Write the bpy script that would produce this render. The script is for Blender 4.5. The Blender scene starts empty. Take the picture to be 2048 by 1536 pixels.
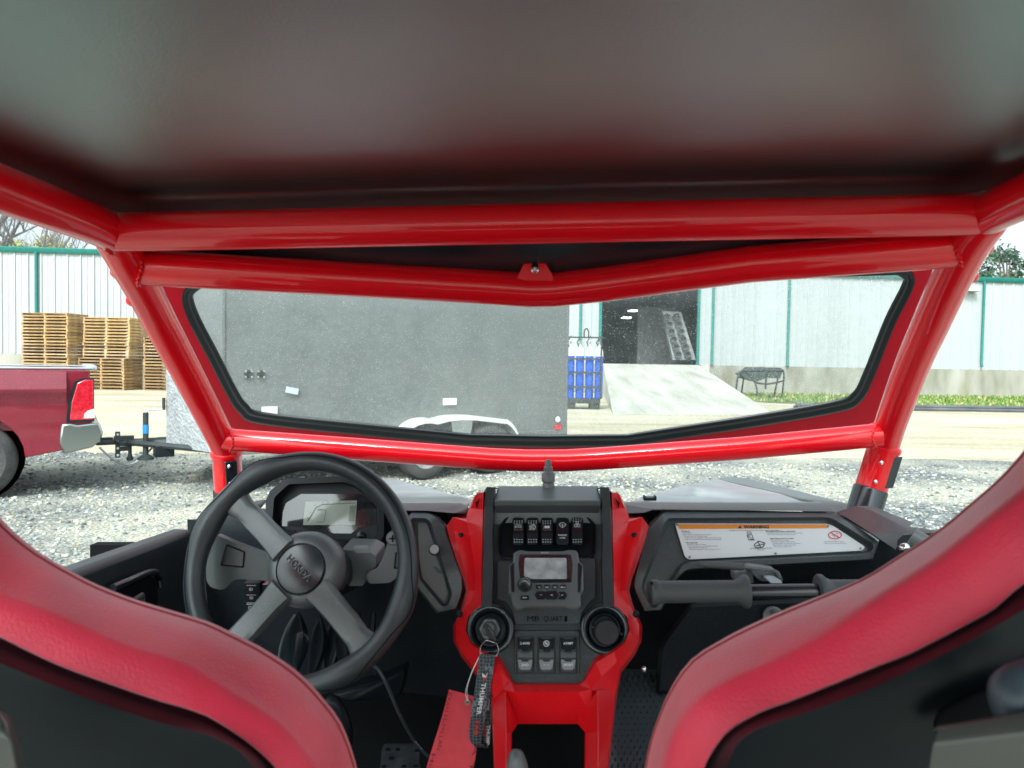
import bpy, bmesh, math, random
from mathutils import Vector, Matrix, Quaternion
random.seed(7)
C = bpy.context.scene
COL = C.collection
# ------------------------------------------------------------------ camera
F = 1400.0                       # focal length in photo pixels (2048 wide)
CAM = Vector((0, 0, 1.5))
RC = Matrix.Rotation(math.radians(88.2), 3, 'X') @ Matrix.Rotation(0.0165, 3, 'Z')
cd = bpy.data.cameras.new('camera'); cam = bpy.data.objects.new('camera', cd); COL.objects.link(cam)
cam.matrix_world = Matrix.Translation(CAM) @ RC.to_4x4()
cd.sensor_width = 36; cd.lens = F / 2048 * 36; cd.clip_start = 0.02; cd.clip_end = 2000
cd.dof.use_dof = True; cd.dof.focus_distance = 2.2; cd.dof.aperture_fstop = (cd.lens / 1000) / 0.0030
C.camera = cam
# ------------------------------------------------------------------ world and sun
SUN_EL, SUN_AZ = 48, 200
w = bpy.data.worlds.new('World'); C.world = w; w.use_nodes = True
nt = w.node_tree; nt.nodes.clear()
sky = nt.nodes.new('ShaderNodeTexSky'); sky.sky_type = 'NISHITA'; sky.sun_disc = False
sky.sun_elevation = math.radians(SUN_EL); sky.sun_rotation = math.radians(SUN_AZ)
sky.dust_density = 4; sky.air_density = 1; sky.ozone_density = 1.0
hs = nt.nodes.new('ShaderNodeHueSaturation'); hs.inputs['Saturation'].default_value = 0.22
tint = nt.nodes.new('ShaderNodeMix'); tint.data_type = 'RGBA'; tint.blend_type = 'MULTIPLY'
tint.inputs[0].default_value = 1; tint.inputs[7].default_value = (0.88, 1.0, 1.02, 1)
bg = nt.nodes.new('ShaderNodeBackground'); bg.inputs['Strength'].default_value = 0.15
wo = nt.nodes.new('ShaderNodeOutputWorld')
nt.links.new(sky.outputs[0], hs.inputs['Color']); nt.links.new(hs.outputs[0], tint.inputs[6])
nt.links.new(tint.outputs[2], bg.inputs['Color']); nt.links.new(bg.outputs[0], wo.inputs['Surface'])
sl = bpy.data.lights.new('sun', 'SUN'); sl.energy = 1.4; sl.angle = math.radians(14); sl.color = (1.0, 0.98, 0.95)
so = bpy.data.objects.new('sun', sl); COL.objects.link(so)
sd = Vector((math.sin(math.radians(SUN_AZ)) * math.cos(math.radians(SUN_EL)),
             math.cos(math.radians(SUN_AZ)) * math.cos(math.radians(SUN_EL)), math.sin(math.radians(SUN_EL))))
so.rotation_euler = sd.to_track_quat('Z', 'Y').to_euler()
C.view_settings.view_transform = 'Standard'; C.view_settings.look = 'None'
C.view_settings.gamma = 1; C.view_settings.use_curve_mapping = False
C.view_settings.exposure = 1.15
C.cycles.max_bounces = 8; C.cycles.transparent_max_bounces = 16
C.cycles.use_denoising = True

# ------------------------------------------------------------------ layout helpers (photo pixel + real depth -> place)
def ray(u, v): return RC @ Vector(((u - 1024) / F, (768 - v) / F, -1))
RV = Matrix.Rotation(math.radians(-3.5), 3, 'Z') @ Matrix.Rotation(-0.0265, 3, 'Y')   # the buggy stands turned and leaning a little
RVT = RV.transposed(); CL = RVT @ CAM
def V(u, v, y):                      # in the buggy's own frame, y metres ahead
    d = RVT @ ray(u, v); return CL + d * ((y - CL.y) / d.y)
def VS(u, v, a, b):                  # on the sloping plane y = a + b*z (z from eye level)
    d = RVT @ ray(u, v); t = (a - CL.y) / (d.y - b * d.z); return CL + d * t
def W(u, v, Y): d = ray(u, v); return CAM + d * (Y / d.y)
def G(u, v, z=0): d = ray(u, v); return CAM + d * ((z - CAM.z) / d.z)
def lerp(a, b, t): return a + (b - a) * t
def interp(x, tab):
    if x <= tab[0][0]: return tab[0][1]
    for (a, p), (b, q) in zip(tab, tab[1:]):
        if x <= b: return lerp(p, q, (x - a) / (b - a))
    return tab[-1][1]

# ------------------------------------------------------------------ materials
MATS = {}
def mat(name, col, rough=0.5, metal=0.0, spec=0.5, coat=0.0, var=0.0, vscale=6, vcol=None, bump=0.0, bscale=300,
        dust=0.0, dcol=(0.32, 0.30, 0.26), dscale=60, emit=0.0, rvar=0.0, sheen=0.0, stretch=None):
    m = bpy.data.materials.new(name); m.use_nodes = True; t = m.node_tree; b = t.nodes['Principled BSDF']
    N, L = t.nodes.new, t.links.new
    b.inputs['Base Color'].default_value = (*col, 1); b.inputs['Roughness'].default_value = rough
    b.inputs['Metallic'].default_value = metal; b.inputs['Specular IOR Level'].default_value = spec
    b.inputs['Coat Weight'].default_value = coat; b.inputs['Coat Roughness'].default_value = 0.04
    if sheen: b.inputs['Sheen Weight'].default_value = sheen
    tc = N('ShaderNodeTexCoord'); src = tc.outputs['Object']
    if stretch:
        mp = N('ShaderNodeMapping'); mp.inputs['Scale'].default_value = stretch; L(src, mp.inputs[0]); src = mp.outputs[0]
    cur = None
    if var:
        n = N('ShaderNodeTexNoise'); n.inputs['Scale'].default_value = vscale; n.inputs['Detail'].default_value = 6; L(src, n.inputs[0])
        r = N('ShaderNodeValToRGB'); r.color_ramp.elements[0].position = 0.35; r.color_ramp.elements[1].position = 0.68
        c2 = vcol or tuple(min(1, c * (1 + var)) for c in col)
        c1 = col if vcol else tuple(c * (1 - var) for c in col)
        r.color_ramp.elements[0].color = (*c1, 1); r.color_ramp.elements[1].color = (*c2, 1)
        L(n.outputs[0], r.inputs[0]); cur = r.outputs[0]
    if dust:
        n = N('ShaderNodeTexNoise'); n.inputs['Scale'].default_value = dscale * 5; n.inputs['Detail'].default_value = 3; L(src, n.inputs[0])
        n2 = N('ShaderNodeTexNoise'); n2.inputs['Scale'].default_value = dscale * 0.15; n2.inputs['Detail'].default_value = 4; L(src, n2.inputs[0])
        r = N('ShaderNodeMapRange'); r.inputs[1].default_value = 0.56; r.inputs[2].default_value = 0.75; L(n.outputs[0], r.inputs[0])
        r2 = N('ShaderNodeMapRange'); r2.inputs[1].default_value = 0.35; r2.inputs[2].default_value = 0.7; L(n2.outputs[0], r2.inputs[0])
        a = N('ShaderNodeMath'); a.operation = 'MULTIPLY_ADD'; L(r2.outputs[0], a.inputs[0]); a.inputs[1].default_value = 0.35; L(r.outputs[0], a.inputs[2])
        a2 = N('ShaderNodeMath'); a2.operation = 'MULTIPLY'; L(a.outputs[0], a2.inputs[0]); a2.inputs[1].default_value = dust; a2.use_clamp = True
        mx = N('ShaderNodeMix'); mx.data_type = 'RGBA'; L(a2.outputs[0], mx.inputs[0])
        if cur: L(cur, mx.inputs[6])
        else: mx.inputs[6].default_value = (*col, 1)
        mx.inputs[7].default_value = (*dcol, 1); cur = mx.outputs[2]
    if cur: L(cur, b.inputs['Base Color'])
    if rvar:
        n = N('ShaderNodeTexNoise'); n.inputs['Scale'].default_value = 9; n.inputs['Detail'].default_value = 5; L(src, n.inputs[0])
        r = N('ShaderNodeMapRange'); r.inputs[3].default_value = max(0.02, rough - rvar); r.inputs[4].default_value = rough + rvar
        L(n.outputs[0], r.inputs[0]); L(r.outputs[0], b.inputs['Roughness'])
    if bump:
        n = N('ShaderNodeTexNoise'); n.inputs['Scale'].default_value = bscale; n.inputs['Detail'].default_value = 2; L(src, n.inputs[0])
        bp = N('ShaderNodeBump'); bp.inputs['Strength'].default_value = bump; bp.inputs['Distance'].default_value = 0.4 / bscale
        L(n.outputs[0], bp.inputs['Height']); L(bp.outputs[0], b.inputs['Normal'])
    if emit:
        b.inputs['Emission Color'].default_value = (*col, 1); b.inputs['Emission Strength'].default_value = emit
    MATS[name] = m; return m

RED = mat('red_paint', (0.95, 0.002, 0.012), 0.35, spec=0.25, coat=1.0, var=0.04)
REDP = mat('red_plastic', (0.85, 0.003, 0.010), 0.38, spec=.3, coat=0.6, var=0.05, dust=0.10, dcol=(0.75, 0.25, 0.25))
REDP.node_tree.nodes['Principled BSDF'].inputs['Coat Roughness'].default_value = .22
SEATR = mat('seat_red_vinyl', (0.88, 0.028, 0.075), 0.45, var=0.10, vscale=14, bump=0.6, bscale=420, sheen=0.5, rvar=0.08)
SEATB = mat('seat_black_shell', (0.004, 0.008, 0.011), 0.40, spec=.30, bump=0.2, bscale=900, var=0.2)
ROOF = mat('roof_black_plastic', (0.012, 0.014, 0.015), 0.33, spec=0.5, bump=0.3, bscale=420, var=0.1, rvar=0.02); ROOF.node_tree.nodes['Principled BSDF'].inputs['IOR'].default_value = 4.0; ROOF.node_tree.nodes['Principled BSDF'].inputs['Specular Tint'].default_value = (.86, 1, .985, 1)
PLA = mat('dash_plastic', (0.052, 0.066, 0.072), 0.33, spec=.8, bump=0.35, bscale=800, dust=0.22, dcol=(.30,.31,.29), var=0.15)
PLD = mat('dark_plastic', (0.004, 0.009, 0.014), 0.40, spec=.3, bump=0.3, bscale=800, dust=0.06)
PLG = mat('grey_plastic', (0.115, 0.132, 0.134), 0.38, spec=.8, bump=0.3, bscale=800, dust=0.15, var=0.1)
PLB = mat('black_trim', (0.009, 0.016, 0.022), 0.22, spec=.9, bump=0.1, bscale=700, dust=0.05)
RAIL = mat('rail_plastic', (.034, .046, .052), .35, spec=.9, bump=.2, bscale=700, dust=.12)
SEAL = mat('seal_rubber', (.004, .007, .010), .30, spec=.5)
RUB = mat('black_rubber', (0.02, 0.022, 0.024), 0.6, bump=0.3, bscale=500, dust=0.05)
SPK = mat('spoke_grey', (0.105, 0.122, 0.128), 0.36, spec=.9, bump=.3, bscale=700, dust=.25, dcol=(.32,.33,.30), var=.15)
LEA = mat('wheel_grip', (0.028, 0.038, 0.043), 0.33, bump=0.5, bscale=420, var=0.1, spec=0.6)
GRIP = mat('grip_rubber', (0.085, 0.096, 0.10), 0.5, bump=0.6, bscale=600, dust=0.1)
CHR = mat('chrome', (0.75, 0.76, 0.76), 0.15, 1.0, rvar=0.08)
STE = mat('steel', (0.42, 0.43, 0.43), 0.35, 1.0, rvar=0.1, var=0.2)
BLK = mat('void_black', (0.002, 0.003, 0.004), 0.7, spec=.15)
WHT = mat('white_print', (0.8, 0.82, 0.82), 0.5)
GRYP = mat('grey_print', (0.28, 0.30, 0.31), 0.5)
ORG = mat('orange_print', (0.85, 0.28, 0.03), 0.5)
INK = mat('black_print', (0.02, 0.02, 0.02), 0.5)
REDI = mat('red_print', (0.7, 0.03, 0.04), 0.5)
PAPER = mat('red_paper', (0.78, 0.07, 0.09), 0.75, var=0.08, vscale=40, bump=0.2, bscale=300)
LCD = mat('lcd', (0.42, 0.47, 0.40), 0.15, coat=0.6, var=0.1, vscale=40)
LCDG = mat('lcd_dark_green', (0.20, 0.26, 0.20), 0.15, coat=0.6)
SCR = mat('radio_screen', (0.30, 0.34, 0.35), 0.10, coat=1.0, var=0.3, vscale=60, vcol=(0.55, 0.58, 0.58))
GLOSSB = mat('gloss_black', (0.015, 0.017, 0.02), 0.08, coat=1.0, dust=0.15, dcol=(0.5, 0.5, 0.5), dscale=120)
HOOD = mat('hood_grey', (0.34, 0.36, 0.38), 0.35, coat=0.4, var=0.15, vscale=12, dust=0.25, dcol=(0.55, 0.54, 0.48))

# ------------------------------------------------------------------ mesh builder
class MB:
    def __init__(s): s.v = []; s.f = []; s.m = []
    def add(s, vs, fs, mi=0):
        o = len(s.v); s.v += [Vector(p) for p in vs]; s.f += [tuple(i + o for i in f) for f in fs]; s.m += [mi] * len(fs)
    def box(s, c, d, mi=0, M=None):
        x, y, z = d[0] / 2, d[1] / 2, d[2] / 2; c = Vector(c)
        vs = [Vector((i * x, j * y, k * z)) for k in (-1, 1) for j in (-1, 1) for i in (-1, 1)]
        vs = [c + ((M @ p) if M else p) for p in vs]
        s.add(vs, [(0, 2, 3, 1), (4, 5, 7, 6), (0, 1, 5, 4), (2, 6, 7, 3), (0, 4, 6, 2), (1, 3, 7, 5)], mi)
    def slab(s, pts, ext, mi=0, cap2=True):         # outline polygon + extrusion vector
        n = len(pts); e = Vector(ext); a = [Vector(p) for p in pts]; b = [p + e for p in a]
        fs = [tuple(range(n))] + ([tuple(reversed(range(n, 2 * n)))] if cap2 else [])
        fs += [(i, i + n, (i + 1) % n + n, (i + 1) % n) for i in range(n)]
        s.add(a + b, fs, mi)
    def rings(s, rs, mi=0, cap0=False, cap1=False, closed=True):
        n = len(rs[0]); o = []
        vs = [p for r in rs for p in r]; fs = []
        for k in range(len(rs) - 1):
            for i in range(n if closed else n - 1):
                j = (i + 1) % n
                fs.append((k * n + i, k * n + j, (k + 1) * n + j, (k + 1) * n + i))
        if cap0: fs.append(tuple(reversed(range(n))))
        if cap1: fs.append(tuple((len(rs) - 1) * n + i for i in range(n)))
        s.add(vs, fs, mi)
    def tube(s, pts, r, n=16, mi=0, closed=False, cap=True, flat=None):
        pts = [Vector(p) for p in pts]; m = len(pts)
        rr = r if isinstance(r, (list, tuple)) else [r] * m
        tg = []
        for i in range(m):
            a = pts[(i - 1) % m] if (closed or i > 0) else pts[0]
            b = pts[(i + 1) % m] if (closed or i < m - 1) else pts[-1]
            tg.append((b - a).normalized())
        up = Vector((0, 0, 1)) if abs(tg[0].z) < 0.9 else Vector((0, 1, 0))
        x = tg[0].cross(up).normalized(); rs = []
        for i in range(m):
            if i: x = (tg[i - 1].rotation_difference(tg[i]) @ x)
            x = (x - tg[i] * x.dot(tg[i])).normalized(); y = tg[i].cross(x)
            rs.append([pts[i] + (x * math.cos(q) + y * math.sin(q) * (flat or 1)) * rr[i] for q in [2 * math.pi * k / n for k in range(n)]])
        if closed: rs.append(rs[0])
        s.rings(rs, mi, cap0=cap and not closed, cap1=cap and not closed)
    def lathe(s, c, ax, prof, n=32, mi=0, cap0=False, cap1=True):   # prof: (radius, along)
        ax = Vector(ax).normalized(); c = Vector(c)
        up = Vector((0, 0, 1)) if abs(ax.z) < 0.9 else Vector((1, 0, 0))
        x = ax.cross(up).normalized(); y = ax.cross(x)
        rs = [[c + ax * h + (x * math.cos(q) + y * math.sin(q)) * r for q in [2 * math.pi * k / n for k in range(n)]] for r, h in prof]
        s.rings(rs, mi, cap0=cap0, cap1=cap1)
    def build(s, name, mats, parent=None, bevel=0, smooth=35, sub=0, seg=2, tri=False):
        me = bpy.data.meshes.new(name); me.from_pydata([tuple(p) for p in s.v], [], s.f)
        for m in (mats if isinstance(mats, (list, tuple)) else [mats]): me.materials.append(m)
        me.polygons.foreach_set('material_index', s.m)
        bm = bmesh.new(); bm.from_mesh(me)
        bmesh.ops.remove_doubles(bm, verts=bm.verts, dist=1e-6)
        bmesh.ops.recalc_face_normals(bm, faces=bm.faces)
        ng = [f for f in bm.faces if len(f.verts) > 4]
        if ng and tri: bmesh.ops.triangulate(bm, faces=ng)
        bm.to_mesh(me); bm.free()
        if smooth: me.shade_smooth(); me.set_sharp_from_angle(angle=math.radians(smooth))
        o = bpy.data.objects.new(name, me); COL.objects.link(o)
        if parent: o.parent = parent
        if bevel:
            b = o.modifiers.new('bevel', 'BEVEL'); b.width = bevel; b.segments = seg; b.limit_method = 'ANGLE'; b.angle_limit = math.radians(30)
            b.harden_normals = False
        if sub: q = o.modifiers.new('sub', 'SUBSURF'); q.levels = sub; q.render_levels = sub
        return o
def thing(name, label, cat, loc=(0, 0, 0), rot=None, group=None):
    o = bpy.data.objects.new(name, None); COL.objects.link(o); o.location = loc
    if rot is not None: o.rotation_euler = rot.to_euler() if isinstance(rot, Matrix) else (0, 0, rot)
    return tag(o, label, cat, group)
def tag(o, label, cat, group=None):
    o['label'] = label; o['category'] = cat
    if group: o['group'] = group
    return o
def struct(o): o['kind'] = 'structure'; return o
def stuff(o): o['kind'] = 'stuff'; return o
def smoothpath(pts, k=6, closed=False):
    P = [Vector(p) for p in pts]; n = len(P); out = []
    rng = range(n) if closed else range(n - 1)
    for i in rng:
        p0 = P[(i - 1) % n] if (closed or i) else P[0]; p1 = P[i]; p2 = P[(i + 1) % n]
        p3 = P[(i + 2) % n] if (closed or i < n - 2) else P[-1]
        for j in range(k):
            t = j / k
            out.append(0.5 * ((2 * p1) + (p2 - p0) * t + (2 * p0 - 5 * p1 + 4 * p2 - p3) * t * t + (3 * p1 - p0 - 3 * p2 + p3) * t ** 3))
    if not closed: out.append(P[-1])
    return out
def rnd(pts, r, n=4):                 # round the corners of a 2-D outline
    out = []; m = len(pts)
    for i in range(m):
        a, b, c = Vector(pts[i - 1][:2]), Vector(pts[i][:2]), Vector(pts[(i + 1) % m][:2])
        d1 = (a - b); d2 = (c - b); q = min(r, d1.length * 0.45, d2.length * 0.45)
        p1 = b + d1.normalized() * q; p2 = b + d2.normalized() * q
        for k in range(n + 1):
            t = k / n; out.append(tuple((1 - t) ** 2 * p1 + 2 * t * (1 - t) * b + t * t * p2))
    return out
def inset(pts, d):
    m = len(pts); A = sum(pts[i - 1][0] * pts[i][1] - pts[i][0] * pts[i - 1][1] for i in range(m)); sg = 1 if A > 0 else -1
    out = []
    for i in range(m):
        a, b, c = Vector(pts[i - 1][:2]), Vector(pts[i][:2]), Vector(pts[(i + 1) % m][:2])
        e1 = (b - a); e2 = (c - b)
        e1 = e1.normalized() if e1.length > 1e-6 else e2.normalized(); e2 = e2.normalized() if e2.length > 1e-6 else e1
        n1 = Vector((-e1.y, e1.x)) * sg; n2 = Vector((-e2.y, e2.x)) * sg
        nn = (n1 + n2); L = nn.length
        nn = nn / L if L > 1e-6 else n1
        out.append(tuple(b + nn * d / max(0.5, nn.dot(n1))))
    return out
TXT = {}
def textgeo(s, bold=0.0):
    if (s, bold) in TXT: return TXT[(s, bold)]
    cu = bpy.data.curves.new('t', 'FONT'); cu.body = s; cu.size = 1; cu.align_x = 'CENTER'; cu.align_y = 'CENTER'; cu.offset = bold; cu.resolution_u = 2
    o = bpy.data.objects.new('t', cu); COL.objects.link(o)
    me = bpy.data.meshes.new_from_object(o.evaluated_get(bpy.context.evaluated_depsgraph_get()))
    r = ([tuple(v.co) for v in me.vertices], [tuple(p.vertices) for p in me.polygons])
    bpy.data.objects.remove(o); bpy.data.curves.remove(cu); bpy.data.meshes.remove(me)
    TXT[(s, bold)] = r; return r
def text(mb, s, u, v, size, P, mi, ang=0, wid=1.0, bold=0.012):   # size = letter height in photo px, P maps (u, v) to a place
    vs, fs = textgeo(s, bold); k = size / 0.72; ca, sa = math.cos(math.radians(ang)), math.sin(math.radians(ang))
    q = []
    for x, y, _ in vs:
        x *= k * wid; y *= -k; q.append(P(u + x * ca - y * sa, v + x * sa + y * ca))
    mb.add(q, fs, mi)
def pline(mb, pts, wpx, P, mi, closed=False):         # thin printed line
    m = len(pts); rng = range(m if closed else m - 1)
    for i in rng:
        a, b = Vector(pts[i][:2]), Vector(pts[(i + 1) % m][:2]); d = b - a
        if d.length < 1e-6: continue
        n = Vector((-d.y, d.x)).normalized() * wpx / 2
        mb.add([P(*(a + n)), P(*(b + n)), P(*(b - n)), P(*(a - n))], [(0, 1, 2, 3)], mi)
def circ(u, v, r, n=20, r2=None): return [(u + r * math.cos(2 * math.pi * k / n), v + (r2 or r) * math.sin(2 * math.pi * k / n)) for k in range(n)]

# ================================================================== SETTING
def ground_mat(name, kind):
    m = bpy.data.materials.new(name); m.use_nodes = True; t = m.node_tree; b = t.nodes['Principled BSDF']; N, L = t.nodes.new, t.links.new
    tc = N('ShaderNodeTexCoord'); s = tc.outputs['Object']; b.inputs['Roughness'].default_value = 0.9
    def noise(sc, det=5, src=s):
        n = N('ShaderNodeTexNoise'); n.inputs['Scale'].default_value = sc; n.inputs['Detail'].default_value = det; L(src, n.inputs[0]); return n.outputs[0]
    def ramp(f, stops):
        r = N('ShaderNodeValToRGB'); e = r.color_ramp.elements
        e[0].position, e[0].color = stops[0][0], (*stops[0][1], 1); e[1].position, e[1].color = stops[-1][0], (*stops[-1][1], 1)
        for p, c in stops[1:-1]: x = e.new(p); x.color = (*c, 1)
        L(f, r.inputs[0]); return r.outputs[0]
    def mix(f, a, c, bt='MIX'):
        x = N('ShaderNodeMix'); x.data_type = 'RGBA'; x.blend_type = bt
        if isinstance(f, float): x.inputs[0].default_value = f
        else: L(f, x.inputs[0])
        L(a, x.inputs[6]); L(c, x.inputs[7]); return x.outputs[2]
    if kind == 'gravel':
        vo = N('ShaderNodeTexVoronoi'); vo.inputs['Scale'].default_value = 40; L(s, vo.inputs[0])
        v2 = N('ShaderNodeTexVoronoi'); v2.inputs['Scale'].default_value = 60; L(s, v2.inputs[0])
        sep = N('ShaderNodeSeparateColor'); L(vo.outputs['Color'], sep.inputs[0])
        c = ramp(sep.outputs[0], [(0.0, (0.06, 0.08, 0.085)), (0.35, (0.20, 0.22, 0.215)), (0.7, (0.33, 0.35, 0.325)), (1.0, (0.48, 0.49, 0.45))])
        gap = ramp(vo.outputs['Distance'], [(0.25, (1, 1, 1)), (0.75, (0.34, 0.37, 0.38))])
        c = mix(1.0, c, gap, 'MULTIPLY')
        sep2 = N('ShaderNodeSeparateColor'); L(v2.outputs['Color'], sep2.inputs[0])
        c3 = ramp(sep2.outputs[1], [(0, (0.25, 0.25, 0.2)), (1, (0.72, 0.70, 0.55))])
        f = ramp(noise(0.55, 4), [(0.42, (0, 0, 0)), (0.62, (0.75, 0.75, 0.75))])
        sp = N('ShaderNodeSeparateColor'); L(f, sp.inputs[0])
        c = mix(sp.outputs[0], c, c3); L(c, b.inputs['Base Color'])
        bp = N('ShaderNodeBump'); bp.inputs['Strength'].default_value = 1; bp.inputs['Distance'].default_value = 0.014; bp.invert = True
        L(vo.outputs['Distance'], bp.inputs['Height']); L(bp.outputs[0], b.inputs['Normal'])
    elif kind == 'yard':
        mp = N('ShaderNodeMapping'); mp.inputs['Scale'].default_value = (0.25, 1.0, 1); L(s, mp.inputs[0])
        c = ramp(noise(0.7, 8, mp.outputs[0]), [(0.3, (0.36, 0.32, 0.21)), (0.5, (0.50, 0.47, 0.35)), (0.75, (0.62, 0.60, 0.49))])
        c2 = ramp(noise(9, 6), [(0.3, (0.72, 0.70, 0.64)), (0.7, (1, 1, 1))]); c = mix(1.0, c, c2, 'MULTIPLY'); L(c, b.inputs['Base Color'])
    elif kind == 'grass':
        c = ramp(noise(1.2, 8), [(0.3, (0.09, 0.13, 0.035)), (0.55, (0.17, 0.22, 0.065)), (0.75, (0.36, 0.36, 0.14))])
        c2 = ramp(noise(40, 3), [(0.3, (0.4, 0.4, 0.4)), (0.7, (1, 1, 1))]); c = mix(1.0, c, c2, 'MULTIPLY'); L(c, b.inputs['Base Color'])
    elif kind == 'concrete':
        mp = N('ShaderNodeMapping'); mp.inputs['Scale'].default_value = (1.0, 1.0, 0.35); L(s, mp.inputs[0])
        c = ramp(noise(0.9, 8, mp.outputs[0]), [(0.3, (0.20, 0.195, 0.14)), (0.5, (0.32, 0.315, 0.265)), (0.75, (0.42, 0.415, 0.365))])
        c2 = ramp(noise(0.22, 3, mp.outputs[0]), [(0.60, (1, 1, 1)), (0.70, (0.80, 0.85, 0.45))]); c = mix(1.0, c, c2, 'MULTIPLY')
        L(c, b.inputs['Base Color'])
    elif kind == 'ramp':
        mp = N('ShaderNodeMapping'); mp.inputs['Scale'].default_value = (1.6, 0.25, 1); mp.inputs['Rotation'].default_value = (0, 0, 0.3); L(s, mp.inputs[0])
        c = ramp(noise(1.0, 9, mp.outputs[0]), [(0.25, (0.30, 0.30, 0.25)), (0.5, (0.43, 0.43, 0.375)), (0.75, (0.52, 0.52, 0.46))]); L(c, b.inputs['Base Color'])
    return m
def sheet(name, pts, m, z):
    mb = MB(); mb.add([(x, y, z) for x, y in pts], [tuple(range(len(pts)))]); return struct(mb.build(name, m, smooth=0))
sheet('ground', [(-400, -300), (400, -300), (400, 600), (-400, 600)], ground_mat('dry_ground', 'yard'), -0.012)
gx = [(-60, 10.6), (-30, 10.7), (-14, 10.9), (-9, 11.0), (-6, 10.7), (-3, 11.2), (0, 10.9), (3, 11.3), (6, 11.6), (9, 11.5), (14, 11.9), (60, 12)]
edge = []
for i in range(len(gx) - 1):
    for k in range(8):
        t = k / 8; edge.append((lerp(gx[i][0], gx[i + 1][0], t), lerp(gx[i][1], gx[i + 1][1], t) + random.uniform(-.08, .08)))
sheet('gravel_lot', [(-60, -20)] + [(60, -20)] + list(reversed(edge + [(60, 12)])), ground_mat('gravel', 'gravel'), 0.0)
# loose stones lying on the lot
def stones():
    mb = MB(); ico = bmesh.new(); bmesh.ops.create_icosphere(ico, subdivisions=1, radius=1); iv = [v.co.copy() for v in ico.verts]; fv = [tuple(v.index for v in f.verts) for f in ico.faces]; ico.free()
    rr = random.Random(3); n = 0
    while n < 9000:
        y = 3.2 + 8.2 * rr.random() ** 0.8; x = rr.uniform(-1, 1) * (y * 0.80 + 0.3)
        if y > 10.8: continue
        s = rr.uniform(0.010, 0.024) * (1.2 if rr.random() < 0.06 else 1)
        sc = Vector((s * rr.uniform(.8, 1.5), s * rr.uniform(.7, 1.2), s * rr.uniform(.5, .9)))
        R = Matrix.Rotation(rr.uniform(0, 6.28), 3, 'Z') @ Matrix.Rotation(rr.uniform(-.5, .5), 3, 'X')
        c = Vector((x, y, s * 0.2)); vs = []
        for p in iv:
            q = Vector((p.x * sc.x, p.y * sc.y, p.z * sc.z)) * rr.uniform(.82, 1.12); vs.append(c + R @ q)
        mb.add(vs, fv, rr.choice((0, 0, 1, 1, 2, 3))); n += 1
    ms = [mat('stone_%s' % k, c, 0.85, var=0.15, vscale=30) for k, c in (('pale', (.46, .475, .42)), ('grey', (.27, .31, .31)), ('dark', (.11, .13, .135)), ('tan', (.42, .40, .29)))]
    stuff(mb.build('gravel_stones', ms, smooth=0))
stones()
YW = lambda x: 36.9 + 0.105 * x           # line of the warehouse front
grs = [(2, YW(2) + .5)] + [(80, YW(80) + .5), (80, 27)] + [(40, 26.6), (22, 26.2), (14.6, 26.4), (12.5, 27.4), (10.6, 29.0), (9.0, 32)]
sheet('grass_verge', grs, ground_mat('grass_ground', 'grass'), 0.0)
def grass():
    mb = MB(); rr = random.Random(5)
    for _ in range(9000):
        x = rr.uniform(9, 34); y = rr.uniform(26.3, YW(x) - .1)
        if y < 26.4 + max(0, (14.5 - x)) * 1.0 or rr.random() < 0.25 * math.sin(x * 1.7 + y) ** 2: continue
        h = rr.uniform(.05, .16); a = rr.uniform(0, 6.28); wd = rr.uniform(.03, .07)
        dx, dy = math.cos(a) * wd, math.sin(a) * wd; lx, ly = rr.uniform(-.05, .05), rr.uniform(-.05, .05)
        mb.add([(x - dx, y - dy, 0), (x + dx, y + dy, 0), (x + lx, y + ly, h)], [(0, 1, 2)], rr.choice((0, 0, 1, 2)))
    ms = [mat('blade_green', (.13, .24, .04), .8), mat('blade_bright', (.19, .27, .07), .8), mat('blade_dry', (.42, .40, .18), .8)]
    stuff(mb.build('grass_tufts', ms, smooth=0))
grass()

# ================================================================== WAREHOUSE
WALL = mat('white_siding', (0.42, 0.455, 0.46), 0.45, var=0.05, vscale=0.6, stretch=(1, 1, 0.15))
GREEN = mat('green_trim', (0.012, 0.19, 0.16), 0.4, var=0.12)
CONC = ground_mat('stained_concrete', 'concrete')
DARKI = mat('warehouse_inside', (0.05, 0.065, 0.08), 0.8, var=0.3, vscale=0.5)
b_ang = math.atan(0.105)
wh = thing('warehouse', 'long white metal-sided warehouse with green gutter and raised concrete base behind the yard', 'building', (0, 36.9, 0), b_ang)
MW = Matrix.Rotation(-b_ang, 3, 'Z')
def WX(u, v):                         # photo pixel on the front wall -> along-wall x and z
    d = ray(u, v); n = Vector((-math.sin(b_ang), math.cos(b_ang), 0)); t = (Vector((0, 36.9, 0)) - CAM).dot(n) / d.dot(n)
    p = MW @ (CAM + d * t - Vector((0, 36.9, 0))); return p.x, p.z
dx0, dx1 = WX(1200, 650)[0], WX(1396, 650)[0]
BZ, EZ, DZ = 1.50, 6.55, 5.6
def siding(x0, x1, z0, z1):
    mb = MB(); xs = []; x = x0; pitch = 0.305 * 2
    prof = [(0, 0), (.05, 0), (.08, -.055), (.14, -.055), (.17, 0), (.36, 0), (.375, -.02), (.405, -.02), (.42, 0)]
    k = 0; pts = []
    while x < x1:
        for a, d in prof:
            if x + a <= x1: pts.append((x + a, d))
        x += pitch
    pts.append((x1, 0))
    mb.rings([[(a, d, z) for a, d in pts] for z in (z0, z1)], closed=False)
    return mb.build('wall', WALL, wh, smooth=0)
siding(-60, dx0, BZ, EZ); siding(dx1, 60, BZ, EZ); siding(dx0, dx1, DZ, EZ)
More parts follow.
